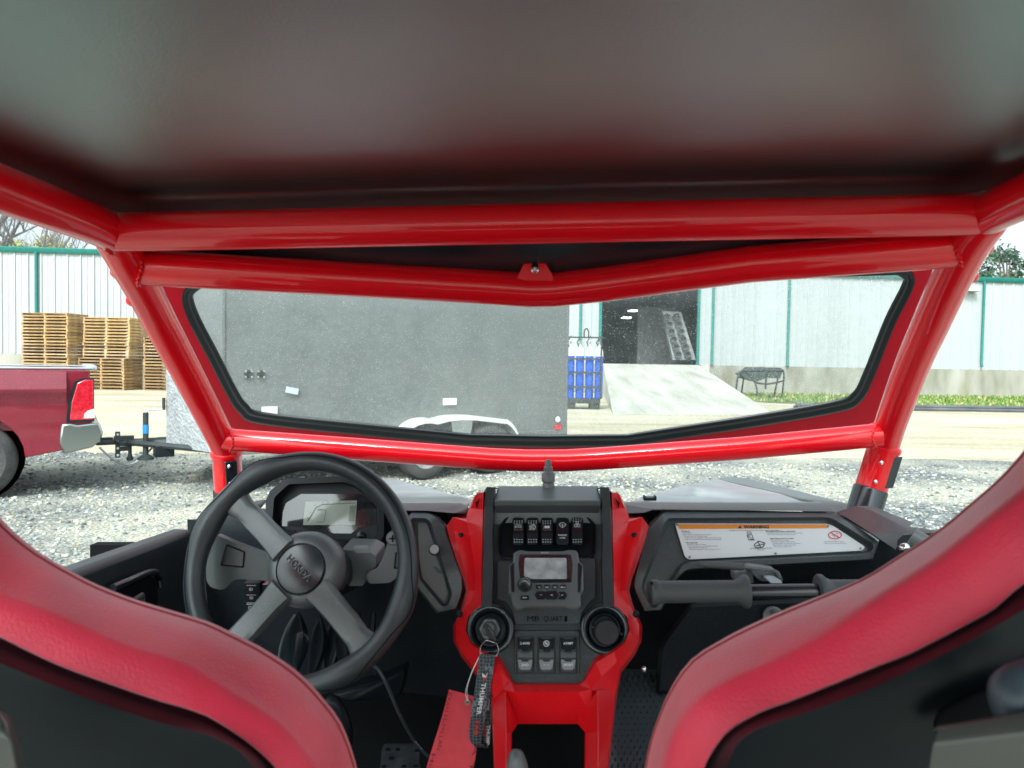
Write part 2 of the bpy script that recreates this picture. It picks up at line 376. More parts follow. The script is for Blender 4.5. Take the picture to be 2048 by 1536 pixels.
mb = MB(); mb.slab([(-60, -.03, 0), (60, -.03, 0), (60, -.03, BZ), (-60, -.03, BZ)], (0, .4, 0)); mb.build('concrete_base', CONC, wh)
mb = MB(); mb.box((0, 12, EZ + .1), (120, 24, .12)); mb.build('roof', mat('roof_metal', (.55, .6, .6), .5), wh)
mb = MB(); mb.slab([(-60, -.12, EZ - .10), (-60, -.20, EZ + .05), (-60, -.20, EZ + .16), (-60, .1, EZ + .16), (-60, .1, EZ - .10)], (120, 0, 0)); mb.build('gutter', GREEN, wh, bevel=.01)
for u in (75, -330, 1160, 1424, 1575, 1963, 2360):
    x = WX(u, 650)[0]; mb = MB(); bz = BZ + .02 if u != 1963 else BZ + .18
    mb.tube([(x, -.10, EZ - .06), (x, -.10, bz + .18), (x, -.16, bz)], .075, 8); mb.build('downspout', GREEN, wh)
mb = MB()
for x in (dx0, dx1): mb.box((x, -.05, (BZ + DZ) / 2), (.14, .12, DZ - BZ))
mb.box(((dx0 + dx1) / 2, -.05, DZ + .07), (dx1 - dx0 + .14, .12, .14)); mb.build('door_frame', GREEN, wh)
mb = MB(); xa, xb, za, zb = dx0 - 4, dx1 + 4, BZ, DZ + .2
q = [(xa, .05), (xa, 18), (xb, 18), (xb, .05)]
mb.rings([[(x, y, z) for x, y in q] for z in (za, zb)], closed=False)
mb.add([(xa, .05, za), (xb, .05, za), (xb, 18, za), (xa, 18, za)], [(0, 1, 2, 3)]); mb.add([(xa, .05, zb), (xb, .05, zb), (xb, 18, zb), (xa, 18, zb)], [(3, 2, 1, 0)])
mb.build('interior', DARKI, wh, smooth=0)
mb = MB(); x = WX(1312, 650)[0] * 1.05; mb.box((x + .9, 4.0, 3.2), (2.3, .15, 3.4)); mb.build('partition', mat('partition_grey', (.20, .21, .20), .7, var=.2), wh)
for u, v, y in ((1288, 622, 6.5), (1282, 636, 9.5)):
    x, z = WX(u, v); k = (36.9 + y) / 36.9; mb = MB(); mb.box((x * k, y, min(DZ - .1, 1.5 + (z - 1.5) * k)), (.5, .8, .06)); mb.build('ceiling_lamp', mat('lamp_white', (.9, 1, 1), emit=3), wh)
x, z = WX(1410, 735); mb = MB(); mb.box((x, -.05, z), (.45, .03, .42)); mb.build('wall_plate', mat('plate_grey', (.5, .5, .45), .7, var=.1), wh)
x, z = WX(1936, 580); mb = MB(); mb.box((x, -.25, z), (.8, .4, .22)); mb.build('wall_lamp', mat('lamp_housing', (.5, .52, .5), .4), wh, bevel=.03)
# loading ramp
t0, t1 = W(1206, 722, 36.2), W(1398, 719, 37.0); r0, r1 = G(1226, 829), G(1548, 829)
mb = MB(); t0.z = t1.z = 1.5
a = [t0, t1, r1, r0]; lo = [Vector((p.x, p.y, -.02)) for p in a]
mb.add([*a, *lo], [(0, 1, 2, 3), (0, 3, 7, 4), (1, 5, 6, 2), (0, 4, 5, 1), (3, 2, 6, 7)])
tag(mb.build('loading_ramp', ground_mat('ramp_concrete', 'ramp'), smooth=0), 'pale sloping concrete ramp rising to the open warehouse doorway', 'ramp')
# shelf of tubs leaning in the doorway
rk = thing('pipe_rack', 'light grey leaning rack of rounded compartments seen inside the warehouse doorway', 'rack')
mb = MB(); P = lambda u, v: W(u, v, 39.3)
fr = [(1325, 622), (1362, 624), (1392, 720), (1346, 720)]
mb.slab([P(*p) for p in fr], (0, .5, 0)); mb.build('panel', mat('rack_grey', (.34, .36, .36), .6, var=.2), rk)
for i in range(6):
    for j in range(2):
        u = 1333 + i * 4.5 + j * 19; v = 634 + i * 15; mb = MB(); mb.lathe(W(u, v, 39.2), (0, -1, 0), [(.20, 0), (.20, .16), (.15, .16), (.13, 0)], 14); mb.build('compartment', mat('rack_tub', (.10, .11, .11), .6) if 'rack_tub' not in MATS else MATS['rack_tub'], rk)

# ================================================================== PALLETS
WOODS = [mat('pallet_wood', (.54, .36, .17), .8, var=.25, vscale=3, stretch=(.5, 3, 3)), mat('pallet_wood_light', (.56, .38, .18), .8, var=.2, vscale=3), mat('pallet_wood_weathered', (.40, .26, .13), .8, var=.25, vscale=3)]
def pallet_mesh(w=2.15, d=1.3, m=None):
    mb = MB()
    for x in (-w / 2 + .04, 0, w / 2 - .04): mb.box((x, 0, .062), (.06, d, .078))
    n = 8
    for i in range(n):
        y = -d / 2 + .05 + i * (d - .1) / (n - 1); mb.box((0, y, .112), (w, .11, .022)); 
        if i in (0, 2, 4, 7): mb.box((0, y, .011), (w, .11, .022))
    return mb
pal = []
for m in WOODS: o = pallet_mesh().build('pallet', m, smooth=0); pal.append(o)
NUM = ['first', 'second', 'third', 'fourth', 'fifth', 'sixth', 'seventh', 'eighth', 'ninth', 'tenth', 'eleventh', 'twelfth', 'thirteenth', 'fourteenth', 'fifteenth', 'sixteenth', 'seventeenth', 'eighteenth', 'nineteenth', 'twentieth', 'twenty-first', 'twenty-second', 'twenty-third', 'twenty-fourth', 'twenty-fifth', 'twenty-sixth']
used = set(); rr = random.Random(11); PH = .138
def stack(u, Y, n, z0, name, mi, dx=0):
    p = W(u, 760, Y)
    for k in range(n):
        i = (mi if rr.random() < .75 else (mi + 1) % 3); src = pal[i]
        if i in used: o = src.copy(); COL.objects.link(o)
        else: o = src; used.add(i)
        o.location = (p.x + rr.uniform(-.02, .02) + dx, p.y + rr.uniform(-.02, .02), z0 + k * PH); o.rotation_euler = (0, 0, -.10 + rr.uniform(-.01, .01))
        tag(o, 'wooden pallet, %s from the top of the %s' % (NUM[n - 1 - k], name), 'pallet', 'wooden pallets stacked by the warehouse')
stack(112, 31.0, 24, 0, 'leftmost tall stack near the warehouse', 1)
stack(226, 31.2, 10, 0, 'darker lower pile of the middle stack', 2, dx=-.1)
stack(232, 31.2, 13, 10 * PH, 'upper pile of the middle stack', 1)
stack(350, 31.4, 17, 0, 'stack partly hidden by the left red pillar', 2)
# ================================================================== TREES
def bare_tree(name, label, base, H, seed):
    t = thing(name, label, 'tree', base); mb = MB(); rr = random.Random(seed)
    def br(p, d, L, r, lv):
        pts = [p]; q = p.copy(); dd = d.copy()
        for _ in range(4):
            dd = (dd + Vector((rr.uniform(-.16, .16), rr.uniform(-.16, .16), rr.uniform(-.03, .10)))).normalized(); q = q + dd * L / 4; pts.append(q.copy())
        mb.tube(pts, [r * (1 - .16 * i) for i in range(5)], 5 if lv > 1 else 7, cap=False)
        if lv >= 5: return
        for _ in range(rr.choice((3, 3, 4)) + (2 if lv == 0 else 0)):
            k = rr.choice((1, 2, 3, 4)) if lv else rr.choice((2, 3, 4)); a = rr.uniform(0, 6.28)
            nd = (dd * 1.0 + Vector((math.cos(a), math.sin(a), rr.uniform(-.05, .35))) * rr.uniform(.5, .9)).normalized()
            br(pts[k], nd, L * rr.uniform(.55, .75), r * .5, lv + 1)
    br(Vector((0, 0, 0)), Vector((0, 0, 1)), H * .46, H * .013, 0)
    mb.build('trunk', mat('bark_' + str(seed), (.20, .19, .18), .9, var=.2), t)
def leafy(name, label, base, H, R, seed, cols, trunkh, n=2600, leaf=.22, cl=26):
    t = thing(name, label, 'tree', base); rr = random.Random(seed); mb = MB(); tk = MB()
    tk.tube([(0, 0, 0), (.1, 0, H * .3), (-.05, .1, H * .62)], [H * .022, H * .016, H * .008], 8)
    cs = []
    for _ in range(cl):
        a = rr.uniform(0, 6.28); z = trunkh + (H - trunkh) * rr.random(); k = math.sin(math.pi * min(1, max(.12, (z - trunkh) / (H - trunkh) * .9 + .08))) ** .6
        c = Vector((math.cos(a) * R * k * rr.uniform(.2, .95), math.sin(a) * R * k * rr.uniform(.2, .95), z)); cs.append((c, R * rr.uniform(.16, .32)))
        tk.tube([(0, 0, max(trunkh * .7, z * .6)), c * .5 + Vector((0, 0, z * .42)), c], [H * .008, H * .005, H * .002], 5)
    for c, r in cs:
        ci = rr.choice(range(len(cols)))
        for _ in range(n // cl):
            d = Vector((rr.gauss(0, 1), rr.gauss(0, 1), rr.gauss(0, .7))); d = d.normalized() * r * rr.random() ** .4; p = c + d
            a = Vector((rr.uniform(-1, 1), rr.uniform(-1, 1), rr.uniform(-1, 1))).normalized() * leaf * rr.uniform(.5, 1.2)
            b2 = a.cross(Vector((rr.uniform(-1, 1), rr.uniform(-1, 1), rr.uniform(-1, 1)))).normalized() * leaf * rr.uniform(.3, .6)
            mb.add([p - a, p + b2, p + a, p - b2], [(0, 1, 2, 3)], ci if rr.random() < .7 else rr.choice(range(len(cols))))
    tk.build('trunk', mat(name + str(seed) + '_bark', (.13, .11, .09), .9), t)
    mb.build('crown', [mat(name + str(seed) + '_leaf' + str(i), c, .7) for i, c in enumerate(cols)], t, smooth=0)
def gp(u, Y): p = W(u, 720, Y); return (p.x, p.y, 0)
bare_tree('bare_tree', 'tall bare grey tree above the warehouse roof at the left edge', gp(4, 50), 21.0, 21)
bare_tree('bare_tree', 'bare spreading tree right of the tallest one above the warehouse roof', gp(42, 50), 19.0, 34)
bare_tree('bare_tree', 'small thin bare tree nearest the left red roof rail', gp(78, 51), 15.5, 8)
yg = [(.40, .42, .10), (.30, .34, .08), (.50, .48, .16)]
for i, (u, Y, H, R, l) in enumerate([(22, 56, 10.2, 2.4, 'yellow-green budding tree below the tallest bare tree'), (60, 55, 10.8, 2.6, 'yellow-green budding tree under the spreading bare tree'), (98, 56, 10.6, 2.4, 'yellow-green budding tree in the middle of the roofline clump'), (130, 55, 10.0, 1.8, 'smallest yellow-green budding tree at the right end of the roofline clump')]):
    leafy('budding_tree', l, gp(u, Y), H, R, 40 + i, yg, 6, n=1500, leaf=.15)
leafy('pine_tree', 'dark green pine crown above the warehouse roof at the right edge', gp(2008, 66), 13.4, 3.4, 60, [(.05, .11, .06), (.08, .15, .08), (.03, .07, .045)], 6.5, n=3200, leaf=.20, cl=34)
leafy('pine_tree', 'second dark pine just outside the clump at the far right roof', gp(2090, 66), 12.2, 3.2, 61, [(.05, .11, .06), (.08, .15, .08), (.03, .07, .045)], 6.0, n=2200, leaf=.20, cl=26)
# ================================================================== YARD OBJECTS
# gas cylinders in a rack
BLU = mat('cylinder_blue', (.01, .10, .55), .35, coat=.3, var=.1); CWH = mat('cylinder_white', (.72, .76, .72), .4); RKB = mat('rack_black', (.03, .04, .04), .5, var=.2)
YC = 23.0
k = YC / F
rack = thing('cylinder_rack', 'black steel skid rack holding blue gas cylinders beside the ramp', 'rack', (W(1166, 800, YC).x, YC, 0))
def rx(u): return W(u, 750, YC).x - rack.location.x
def rz(v): return W(1166, v, YC).z
mb = MB(); zb = rz(797); mb.box((0, .3, zb - .08), (1.12, .8, .16))
for x in (-.4, .4): mb.box((x, .3, (zb - .16) / 2), (.3, .7, zb - .16 if zb > .2 else .1))
mb.build('base', RKB, rack, bevel=.01)
mb = MB()
for x in (-.56, .56): mb.box((x, -.04, (rz(672) + zb) / 2), (.05, .05, rz(672) - zb)); mb.box((x, .64, (rz(672) + zb) / 2), (.05, .05, rz(672) - zb))
for v in (745, 774, 718): mb.box((0, -.07, rz(v)), (1.12, .03, .06))
mb.box((0, -.07, rz(675)), (1.3, .05, .05)); mb.build('frame', RKB, rack)
for i in range(4):
    mb = MB(); x = rx(1140 + i * 19.5); mb.tube([(x, .1, rz(700)), (x - .1, .1, rz(684)), (x + .02, .02, rz(672))], .018, 6)
    mb.build('hose', RKB, rack)
mb = MB(); mb.tube(smoothpath([(0, 0, rz(676)), (0, 0, rz(662)), (.08, 0, rz(657)), (.14, 0, rz(664)), (.14, 0, rz(676))]), .022, 6); mb.build('lifting_hook', RKB, rack)
cyl = None
for i in range(4):
    p = (rack.location.x + rx(1141 + i * 19.2), YC + .12, zb)
    if cyl is None:
        cyl = thing('gas_cylinder', '', 'gas cylinder', p); h = rz(704) - zb
        mb = MB(); mb.lathe((0, 0, 0), (0, 0, 1), [(.125, 0), (.135, .02), (.135, rz(712) - zb)], 20, cap0=True, cap1=False); b0 = mb.build('body', BLU, cyl)
        mb = MB(); q = rz(712) - zb; mb.lathe((0, 0, 0), (0, 0, 1), [(.135, q), (.13, q + .14), (.09, q + .26), (.045, q + .32), (.045, q + .38)], 20); b1 = mb.build('neck', CWH, cyl)
        mb = MB(); mb.lathe((0, 0, q + .38), (0, 0, 1), [(.03, 0), (.03, .1)], 10); mb.tube([(-.07, 0, q + .46), (.07, 0, q + .46)], .02, 8); b2 = mb.build('valve', CHR, cyl); o = cyl
    else:
        o = cyl.copy(); COL.objects.link(o); o.location = p
        for ch in (b0, b1, b2): c = ch.copy(); COL.objects.link(c); c.parent = o
    tag(o, 'blue gas cylinder with white neck, %s in the black rack' % ('partly behind the trailer, leftmost', 'second from the left', 'second from the right', 'rightmost beside the ramp')[i], 'gas cylinder', 'gas cylinders in the rack')
# spare black roll cage against the wall
cg = thing('spare_roll_cage', 'black bare roll cage with mesh roof lying on the grass by the concrete base', 'roll cage')
mb = MB(); Q = lambda u, v, Y: W(u, v, Y)
A0, A1, B0, B1 = Q(1484, 741, 34), Q(1566, 741, 34), Q(1490, 736, 35.6), Q(1560, 737, 35.6)
gz = .04
def gd(p): q = p.copy(); q.z = gz; return q
for pts in ([A0, A1], [B0, B1], [A0, B0], [A1, B1], [A0, Q(1476, 752, 34), gd(Q(1471, 780, 34))], [A1, Q(1568, 755, 34), gd(Q(1564, 785, 34))], [Q(1489, 741, 34), Q(1510, 765, 34), gd(Q(1515, 790, 33.6))],
            [B0, gd(Q(1483, 775, 35.6))], [B1, gd(Q(1549, 775, 35.6))], [Q(1510, 765, 34), Q(1535, 768, 34), Q(1566, 762, 34)], [Q(1533, 742, 34), Q(1531, 778, 34)], [gd(Q(1515, 790, 33.6)), gd(Q(1564, 787, 33.6))]):
    mb.tube(smoothpath(pts, 4) if len(pts) > 2 else pts, .045, 8)
mb.build('frame', RKB, cg); mb = MB(); mb.slab([Q(*p, 34) for p in ((1482, 748), (1506, 738), (1535, 735), (1566, 741), (1560, 757), (1532, 756), (1512, 764), (1490, 758))], (0, .9, .03)); mb.build('mesh_roof', mat('mesh_black', (.03, .045, .04), .8, dust=.3, dcol=(.4, .45, .4)), cg)
# bundle of pipes
PIP = mat('pipe_grey', (.10, .11, .12), .4, var=.3, vscale=1)
for i in range(5):
    mb = MB(); a = G(1588 + i * 4, 816 + i * .4); b = G(2110, 823 + i * .7); a.z = b.z = .06 + (i % 2) * .08; mb.tube([a, b], .055, 10)
    tag(mb.build('steel_pipe', PIP), ['farthest dark steel pipe of the bundle on the grass edge', 'raised dark steel pipe second from the back of the bundle', 'middle dark steel pipe of the bundle on the grass edge', 'raised dark steel pipe second from the front of the bundle', 'nearest dark steel pipe of the bundle beside the yard'][i], 'pipe', 'bundle of long pipes on the grass')
# ================================================================== TRAILER
tr_a = math.atan2(.589, .808); A = Vector((-3.10, 7.5, 0))
trl = thing('cargo_trailer', 'dull grey enclosed cargo trailer with white fender over two wheels, hitched to the pickup', 'trailer', A, tr_a)
MT = Matrix.Rotation(-tr_a, 3, 'Z')
def TP(u, v):                          # photo pixel on the near trailer side -> (along, z)
    d = ray(u, v); n = Vector((-math.sin(tr_a), math.cos(tr_a), 0)); t = (A - CAM).dot(n) / d.dot(n); p = MT @ (CAM + d * t - A); return p.x, p.z
TL = TP(1134, 700)[0]; TG = mat('trailer_grey', (.155, .172, .165), .30, coat=.4, var=.04, vscale=1.2, bump=.12, bscale=1.6)
DIA = mat('diamond_plate', (.50, .54, .55), .35, .35, var=.15)
# raised tread pattern of the diamond plate
t = DIA.node_tree; wv = t.nodes.new('ShaderNodeTexVoronoi'); wv.inputs['Scale'].default_value = 26; tc = t.nodes.new('ShaderNodeTexCoord'); t.links.new(tc.outputs['Object'], wv.inputs[0])
bp = t.nodes.new('ShaderNodeBump'); bp.inputs['Strength'].default_value = 1; bp.inputs['Distance'].default_value = .01; t.links.new(wv.outputs['Distance'], bp.inputs['Height']); t.links.new(bp.outputs[0], t.nodes['Principled BSDF'].inputs['Normal'])
TB, TT, TWd = .46, 2.85, 2.1
mb = MB(); nx, nzn = 26, 10; rr = random.Random(4)
grid = [[Vector((TL * i / nx, (.012 * math.sin(i * 1.9 + j * .9) * math.sin(j * 1.3 + i * .4) if 0 < i < nx and 0 < j < nzn else 0), lerp(TB, TT, j / nzn))) for i in range(nx + 1)] for j in range(nzn + 1)]
mb.rings(grid, closed=False)
mb.build('side_panel', TG, trl, smooth=60)
mb = MB(); mb.slab([(0, .03, TB), (-.35, TWd / 2, TB), (0, TWd - .03, TB), (TL, TWd, TB), (TL, .03, TB)], (0, 0, TT - TB)); mb.build('body', TG, trl)
mb = MB(); mb.slab([(-.012, -.012, TB), (-.37, TWd / 2, TB), (-.35, TWd / 2 + .02, TB), (0, .0, TB)], (0, 0, .95)); mb.build('stone_guard', DIA, trl)
mb = MB(); mb.box((-.10, .40, 1.15), (.012, .42, .38), M=Matrix.Rotation(.32, 3, 'Z')); mb.build('front_vent', mat('vent_dark', (.12, .15, .15), .5), trl)
mb = MB()
for x in (0, TL): mb.box((x, -.002, (TB + TT) / 2), (.035, .03, TT - TB + .04))
mb.box((TL / 2, -.012, TB + .02), (TL, .03, .08)); mb.box((TL / 2, -.012, TT), (TL, .04, .08)); mb.build('edge_trim', mat('trim_dark', (.15, .165, .16), .4), trl, bevel=.005)
def tyre(parent, x, y, r, wdt, axis=(0, -1, 0)):
    tm = MB(); tm.lathe((x, y, r), axis, [(r * .58, 0), (r * .6, .02), (r * .75, wdt * .12 + .0), (r * .93, .0), (r, -.04), (r, -wdt + .04), (r * .93, -wdt)], 36, cap0=False)
    w_ = tm.build('wheel', MATS['tyre_rubber'] if 'tyre_rubber' in MATS else mat('tyre_rubber', (.045, .048, .048), .8, var=.2, dust=.3, dscale=20), parent)
    rm = MB(); rm.lathe((x, y + .005, r), axis, [(r * .60, 0), (r * .57, .012), (r * .52, -.04), (r * .30, -.03), (r * .27, .005), (r * .16, .015), (r * .15, .04)], 28)
    for q in range(6):
        an = q * math.pi / 3; rm.lathe((x + math.cos(an) * r * .40, y - .0, r + math.sin(an) * r * .40), axis, [(r * .055, -.045), (r * .055, -.015)], 8)
    rm.build('rim', MATS['rim_steel'] if 'rim_steel' in MATS else mat('rim_steel', (.55, .56, .57), .35, .7), w_)
    return w_
wx0 = TP(838, 870)[0]; wx1 = TP(968, 870)[0]
for x in (wx0, wx1): tyre(trl, x, -.20, .34, .2)
mb = MB(); path = []
rF = .44
for a in range(180, 60, -12): path.append((wx0 + rF * math.cos(math.radians(a)), .36 + rF * math.sin(math.radians(a)) * .95))
xm = (wx0 + wx1) / 2; path += [(wx0 + .3, .79), (xm, .80), (wx1 - .3, .79)]
for a in range(60, -1, -12): path.append((wx1 + rF * math.cos(math.radians(a)), .36 + rF * math.sin(math.radians(a)) * .95))
o1 = [(x, -.24, z) for x, z in path]
low = []
for x, z in path:
    low.append((x, -.24, z - .06))
mb.rings([[(x, 0, z) for x, _, z in o1], o1, low], closed=False)
fg = MB(); fg.slab([(wx0 + .34, -.236, .72), (wx0 + .28, -.236, .745), (wx1 - .28, -.236, .745), (wx1 - .34, -.236, .72), (xm + .13, -.236, .50), (xm, -.236, .44), (xm - .13, -.236, .50)], (0, .01, 0))
fo = mb.build('fender', mat('fender_white', (.72, .73, .69), .35, 0, coat=.3, var=.08), trl, smooth=50)
fg.build('fender_gusset', mat('gusset_grey', (.30, .32, .31), .4, .3, var=.15), fo)
mb = MB(); x, z = TP(898, 803); mb.box((x, -.02, z), (.20, .02, .09)); mb.build('placard', mat('placard_cream', (.75, .74, .66), .5), trl)
mb = MB(); x, z = TP(583, 781); mb.box((x, -.02, z), (.14, .02, .07), M=Matrix.Rotation(.2, 3, 'Y')); mb.build('sticker', mat('sticker_white', (.55, .6, .65), .5), trl)
mb = MB(); x, z = TP(538, 821); mb.box((x, -.02, z), (.17, .02, .09)); mb.build('sticker', WHT, trl)
for u in (496, 521):
    x, z = TP(u, 748); mb = MB(); mb.lathe((x, -.0, z), (0, -1, 0), [(.045, 0), (.045, .02), (.03, .035)], 8)
    for q in range(4): an = q * math.pi / 2 + .78; mb.lathe((x + .045 * math.cos(an), -.0, z + .045 * math.sin(an)), (0, -1, 0), [(.014, 0), (.014, .03)], 8, mi=1)
    mb.build('vent_cap', [PLD, CHR], trl)
x, z = TP(1114, 854); mb = MB(); mb.box((x, -.02, z), (.12, .03, .07)); mb.build('marker_light', mat('marker_red', (.6, .02, .03), .2, coat=1), trl)
x, z = TP(1114, 839); mb = MB(); mb.lathe((x, -.02, z), (0, -1, 0), [(.045, 0), (.03, .02)], 14); mb.build('marker_light', WHT, trl)
mb = MB(); ty = TWd / 2; CP = Vector((-.76, ty + .20, .50))
for q in (-.7, .7): mb.tube([(-.0, ty + q, .46), CP], .035, 8)
mb.tube([(-.30, ty + .05, .49), CP + Vector((-.06, .02, .0))], .045, 8); mb.box(CP + Vector((-.02, 0, .05)), (.2, .07, .05)); mb.build('tongue', RKB, trl)
tx = Vector((-.42, ty - .02, 0))
mb = MB(); mb.box(tx + Vector((.0, -.12, .42)), (.20, .16, .13)); mb.build('battery_box', PLD, trl, bevel=.01)
mb = MB(); j = tx + Vector((-.16, .05, 0)); mb.tube([j + Vector((0, 0, .36)), j + Vector((0, 0, .85))], .030, 12); mb.lathe(j + Vector((0, 0, .31)), (0, 0, 1), [(.09, 0), (.09, .02), (.03, .06)], 16)
mb.tube([j + Vector((0, 0, .85)), j + Vector((.03, 0, .88)), j + Vector((.18, -.05, .89))], .012, 8, mi=1); mb.tube([j + Vector((.18, -.05, .88)), j + Vector((.18, -.05, 1.02))], .018, 8)
mb.lathe(j + Vector((0, 0, .66)), (0, 0, 1), [(.033, -.05), (.033, .05)], 12, mi=2); mb.build('jack', [RKB, CHR, mat('jack_blue', (.02, .25, .6), .4)], trl)
# ================================================================== PICKUP
TRED = mat('truck_red', (.20, .004, .020), .22, coat=1, var=.08, rvar=.08, dust=.18, dcol=(.25, .14, .13), dscale=12)
ta = math.atan2(-.54, -.84); TO = Vector((-4.55, 7.58, 0))
trk = thing('pickup_truck', 'red pickup truck with chrome bumper at the left edge, towing the grey trailer', 'pickup', TO, ta)
mb = MB(); WXc = 1.06; wr = .46
prof = [(.0, .62), (.0, .80), (.02, 1.0), (.03, 1.20), (.02, 1.33), (1.9, 1.335), (1.9, .50), (WXc + .5, .50)]
for a in range(0, 181, 15): prof.append((WXc + wr * math.cos(math.radians(a)), .42 + wr * math.sin(math.radians(a))))
prof += [(WXc - .47, .42), (.16, .50)]
# side skin with a bulge, from the wheel arch line outwards
pts = [(x, .0, z) for x, z in prof]; rings_ = [pts, [(x, -.10 if z < 1.25 else -.04, z) for x, z in prof]]
mb.slab([(x, 0, z) for x, z in prof], (0, -.12, 0)); mb.slab([(x, -1.84, z) for x, z in prof], (0, -.12, 0))
mb.box((1.0, -.98, .74), (1.9, 1.7, .10)); mb.box((.05, -.98, 1.0), (.07, 1.72, .62)); mb.box((1.86, -.98, 1.0), (.07, 1.72, .62)); mb.build('bed', TRED, trk, bevel=.018, smooth=40)
mb = MB(); mb.rings([[(x, y, z) for y, z in ((-.01, .90), (.004, .98), (.050, 1.09), (.066, 1.12), (.060, 1.15), (.004, 1.325), (-.02, 1.33))] for x in (.235, .26, 1.9)], cap0=True, closed=False); mb.build('beltline', TRED, trk, smooth=60)
mb = MB(); mb.box((.93, -.05, 1.355), (1.9, .10, .022)); mb.box((.93, -1.9, 1.355), (1.9, .10, .022)); mb.box((.0, -.98, 1.36), (.10, 1.9, .05)); mb.build('bed_rail', mat('rail_grey', (.45, .5, .54), .35, .3), trk, bevel=.01)
mb = MB(); cabp = [(1.95, .45), (1.95, 1.35), (2.25, 1.88), (3.6, 1.9), (4.3, 1.35), (5.6, 1.25), (5.75, .9), (5.75, .45)]
mb.slab([(x, 0, z) for x, z in cabp], (0, -1.96, 0)); mb.build('cab', TRED, trk, bevel=.05, seg=3)
mb = MB(); mb.slab([(2.3, .006, 1.36), (2.45, .006, 1.8), (3.5, .006, 1.8), (4.1, .006, 1.36)], (0, .004, 0)); mb.build('side_window', GLOSSB, trk)
mb = MB(); lp = [(.0, .80), (.22, .80), (.20, 1.0), (.15, 1.20), (.08, 1.235), (.0, 1.235)]
mb.slab([(x - .012, .03, z) for x, z in lp], (0, -.05, 0)); tl = mb.build('tail_light', mat('tail_red', (.48, .006, .02), .12, coat=1, var=.2, vscale=30, vcol=(.62, .03, .045)), trk, bevel=.01)
mb = MB(); mb.slab([(-.02, .032, .82), (.08, .032, .82), (.07, .032, .87), (.04, .032, .90), (-.02, .032, .92)], (0, -.03, 0)); mb.build('reversing_lens', WHT, tl)
mb = MB(); mb.slab([(x, .024, z) for x, z in inset(lp, -.018)], (0, -.03, 0)); mb.build('light_surround', PLD, tl)
mb = MB(); bpf = [(.30, .56), (.30, .60), (.28, .76), (.20, .77), (.14, .75), (.0, .765), (-.07, .76), (-.10, .66), (-.08, .57), (-.0, .50), (.26, .44)]
mb.slab([(x, .035, z) for x, z in bpf], (0, -.10, 0)); mb.box((-.045, -.98, .64), (.08, 1.9, .20)); mb.build('bumper', mat('bumper_chrome', (.42, .46, .45), .16, 1.0, dust=.25, dcol=(.30, .30, .26), dscale=20), trk, bevel=.02)
mb = MB(); mb.box((.30, -.9, .50), (.5, 1.2, .08)); mb.box((-.10, -.98, .46), (.3, .08, .08)); mb.build('tow_receiver', RKB, trk, bevel=.005)
mb = MB(); mb.lathe((WXc, -.10, .42), (0, 1, 0), [(wr, -.25), (wr, .0)], 24, cap0=True, cap1=False); mb.build('wheel_well', BLK, trk)
for yy, ax in ((-.02, (0, 1, 0)),): tyre(trk, WXc, yy, .40, .27, ax)
hb = thing('tow_hitch', 'black adjustable drop hitch with tow balls between bumper and trailer tongue', 'hitch', TO, ta)
mb = MB(); hx = -.29
mb.tube([(-.05, -.41, .50), (hx + .02, -.41, .50)], .03, 8)
mb.slab([(hx, -.39, .62), (hx + .05, -.39, .62), (hx + .05, -.39, .32), (hx, -.39, .32)], (0, -.04, 0)); mb.build('drop_bar', RKB, hb)
for z in (.62, .54, .46, .38): m2 = MB(); m2.lathe((hx + .025, -.388, z - .03), (0, 1, 0), [(.014, 0), (.014, .004)], 12); m2.build('pin_hole', WHT, hb)
mb = MB(); mb.box((hx - .05, -.41, .42), (.10, .05, .05)); mb.lathe((hx - .10, -.41, .40), (0, 0, 1), [(.03, -.12), (.04, -.10), (.02, -.06), (.02, .05), (.045, .08), (.035, .13)], 14); mb.build('tow_ball', RKB, hb)
mb = MB(); c0, c1 = Vector((-.08, -.30, .46)), Vector((-.62, -.38, .42)); pth = [c0.lerp(c1, i / 12) - Vector((0, 0, .20 * math.sin(math.pi * i / 12))) for i in range(13)]
for i in range(12):
    mb.tube([pth[i], pth[i + 1]], .012, 6)
mb.build('safety_chain', STE, hb)

# ================================================================== THE BUGGY
car = thing('off_road_buggy', 'red and black open off-road side-by-side seen from behind its two seats', 'off-road vehicle', (0, 0, 0), RV)
def Vl(l, y): return [V(p[0], p[1], y) for p in l]
TOPY = 1.0
pL = V(222, 467, TOPY); pR = V(1974, 428, TOPY)
# roof -------------------------------------------------------------
zr = V(1085, 408, .985).z + .012
def RF(u, v): d = RVT @ ray(u, v); return CL + d * ((zr - CL.z) / d.z)
fl, fr_, = RF(243, 428), RF(1948, 385)
xl = RF(0, 290).x; xr = RF(2048, 272).x; fy = (fl.y + fr_.y) / 2 + .012
back = -.70
def rrect(x0, x1, y0, y1, z, r=.05, n=5):
    out = []
    for cx, cy, a0 in ((x1 - r, y1 - r, 0), (x0 + r, y1 - r, 90), (x0 + r, y0 + r, 180), (x1 - r, y0 + r, 270)):
        for k in range(n + 1): a = math.radians(a0 + 90 * k / n); out.append((cx + r * math.cos(a), cy + r * math.sin(a), z))
    return out
x0, x1 = min(fl.x, xl) - .015, max(fr_.x, xr) + .03
mb = MB()
R_ = lambda d, z, r=.05: rrect(x0 + d, x1 - d, back, fy - d, z, r)
mb.rings([R_(-.04, zr + .03), R_(-.035, zr + .002), R_(-.01, zr), R_(.022, zr - .004), R_(.026, zr + .006), R_(.036, zr + .016), R_(.050, zr + .019), R_(.075, zr + .020, .06), R_(.30, zr + .021, .08)], cap1=True)
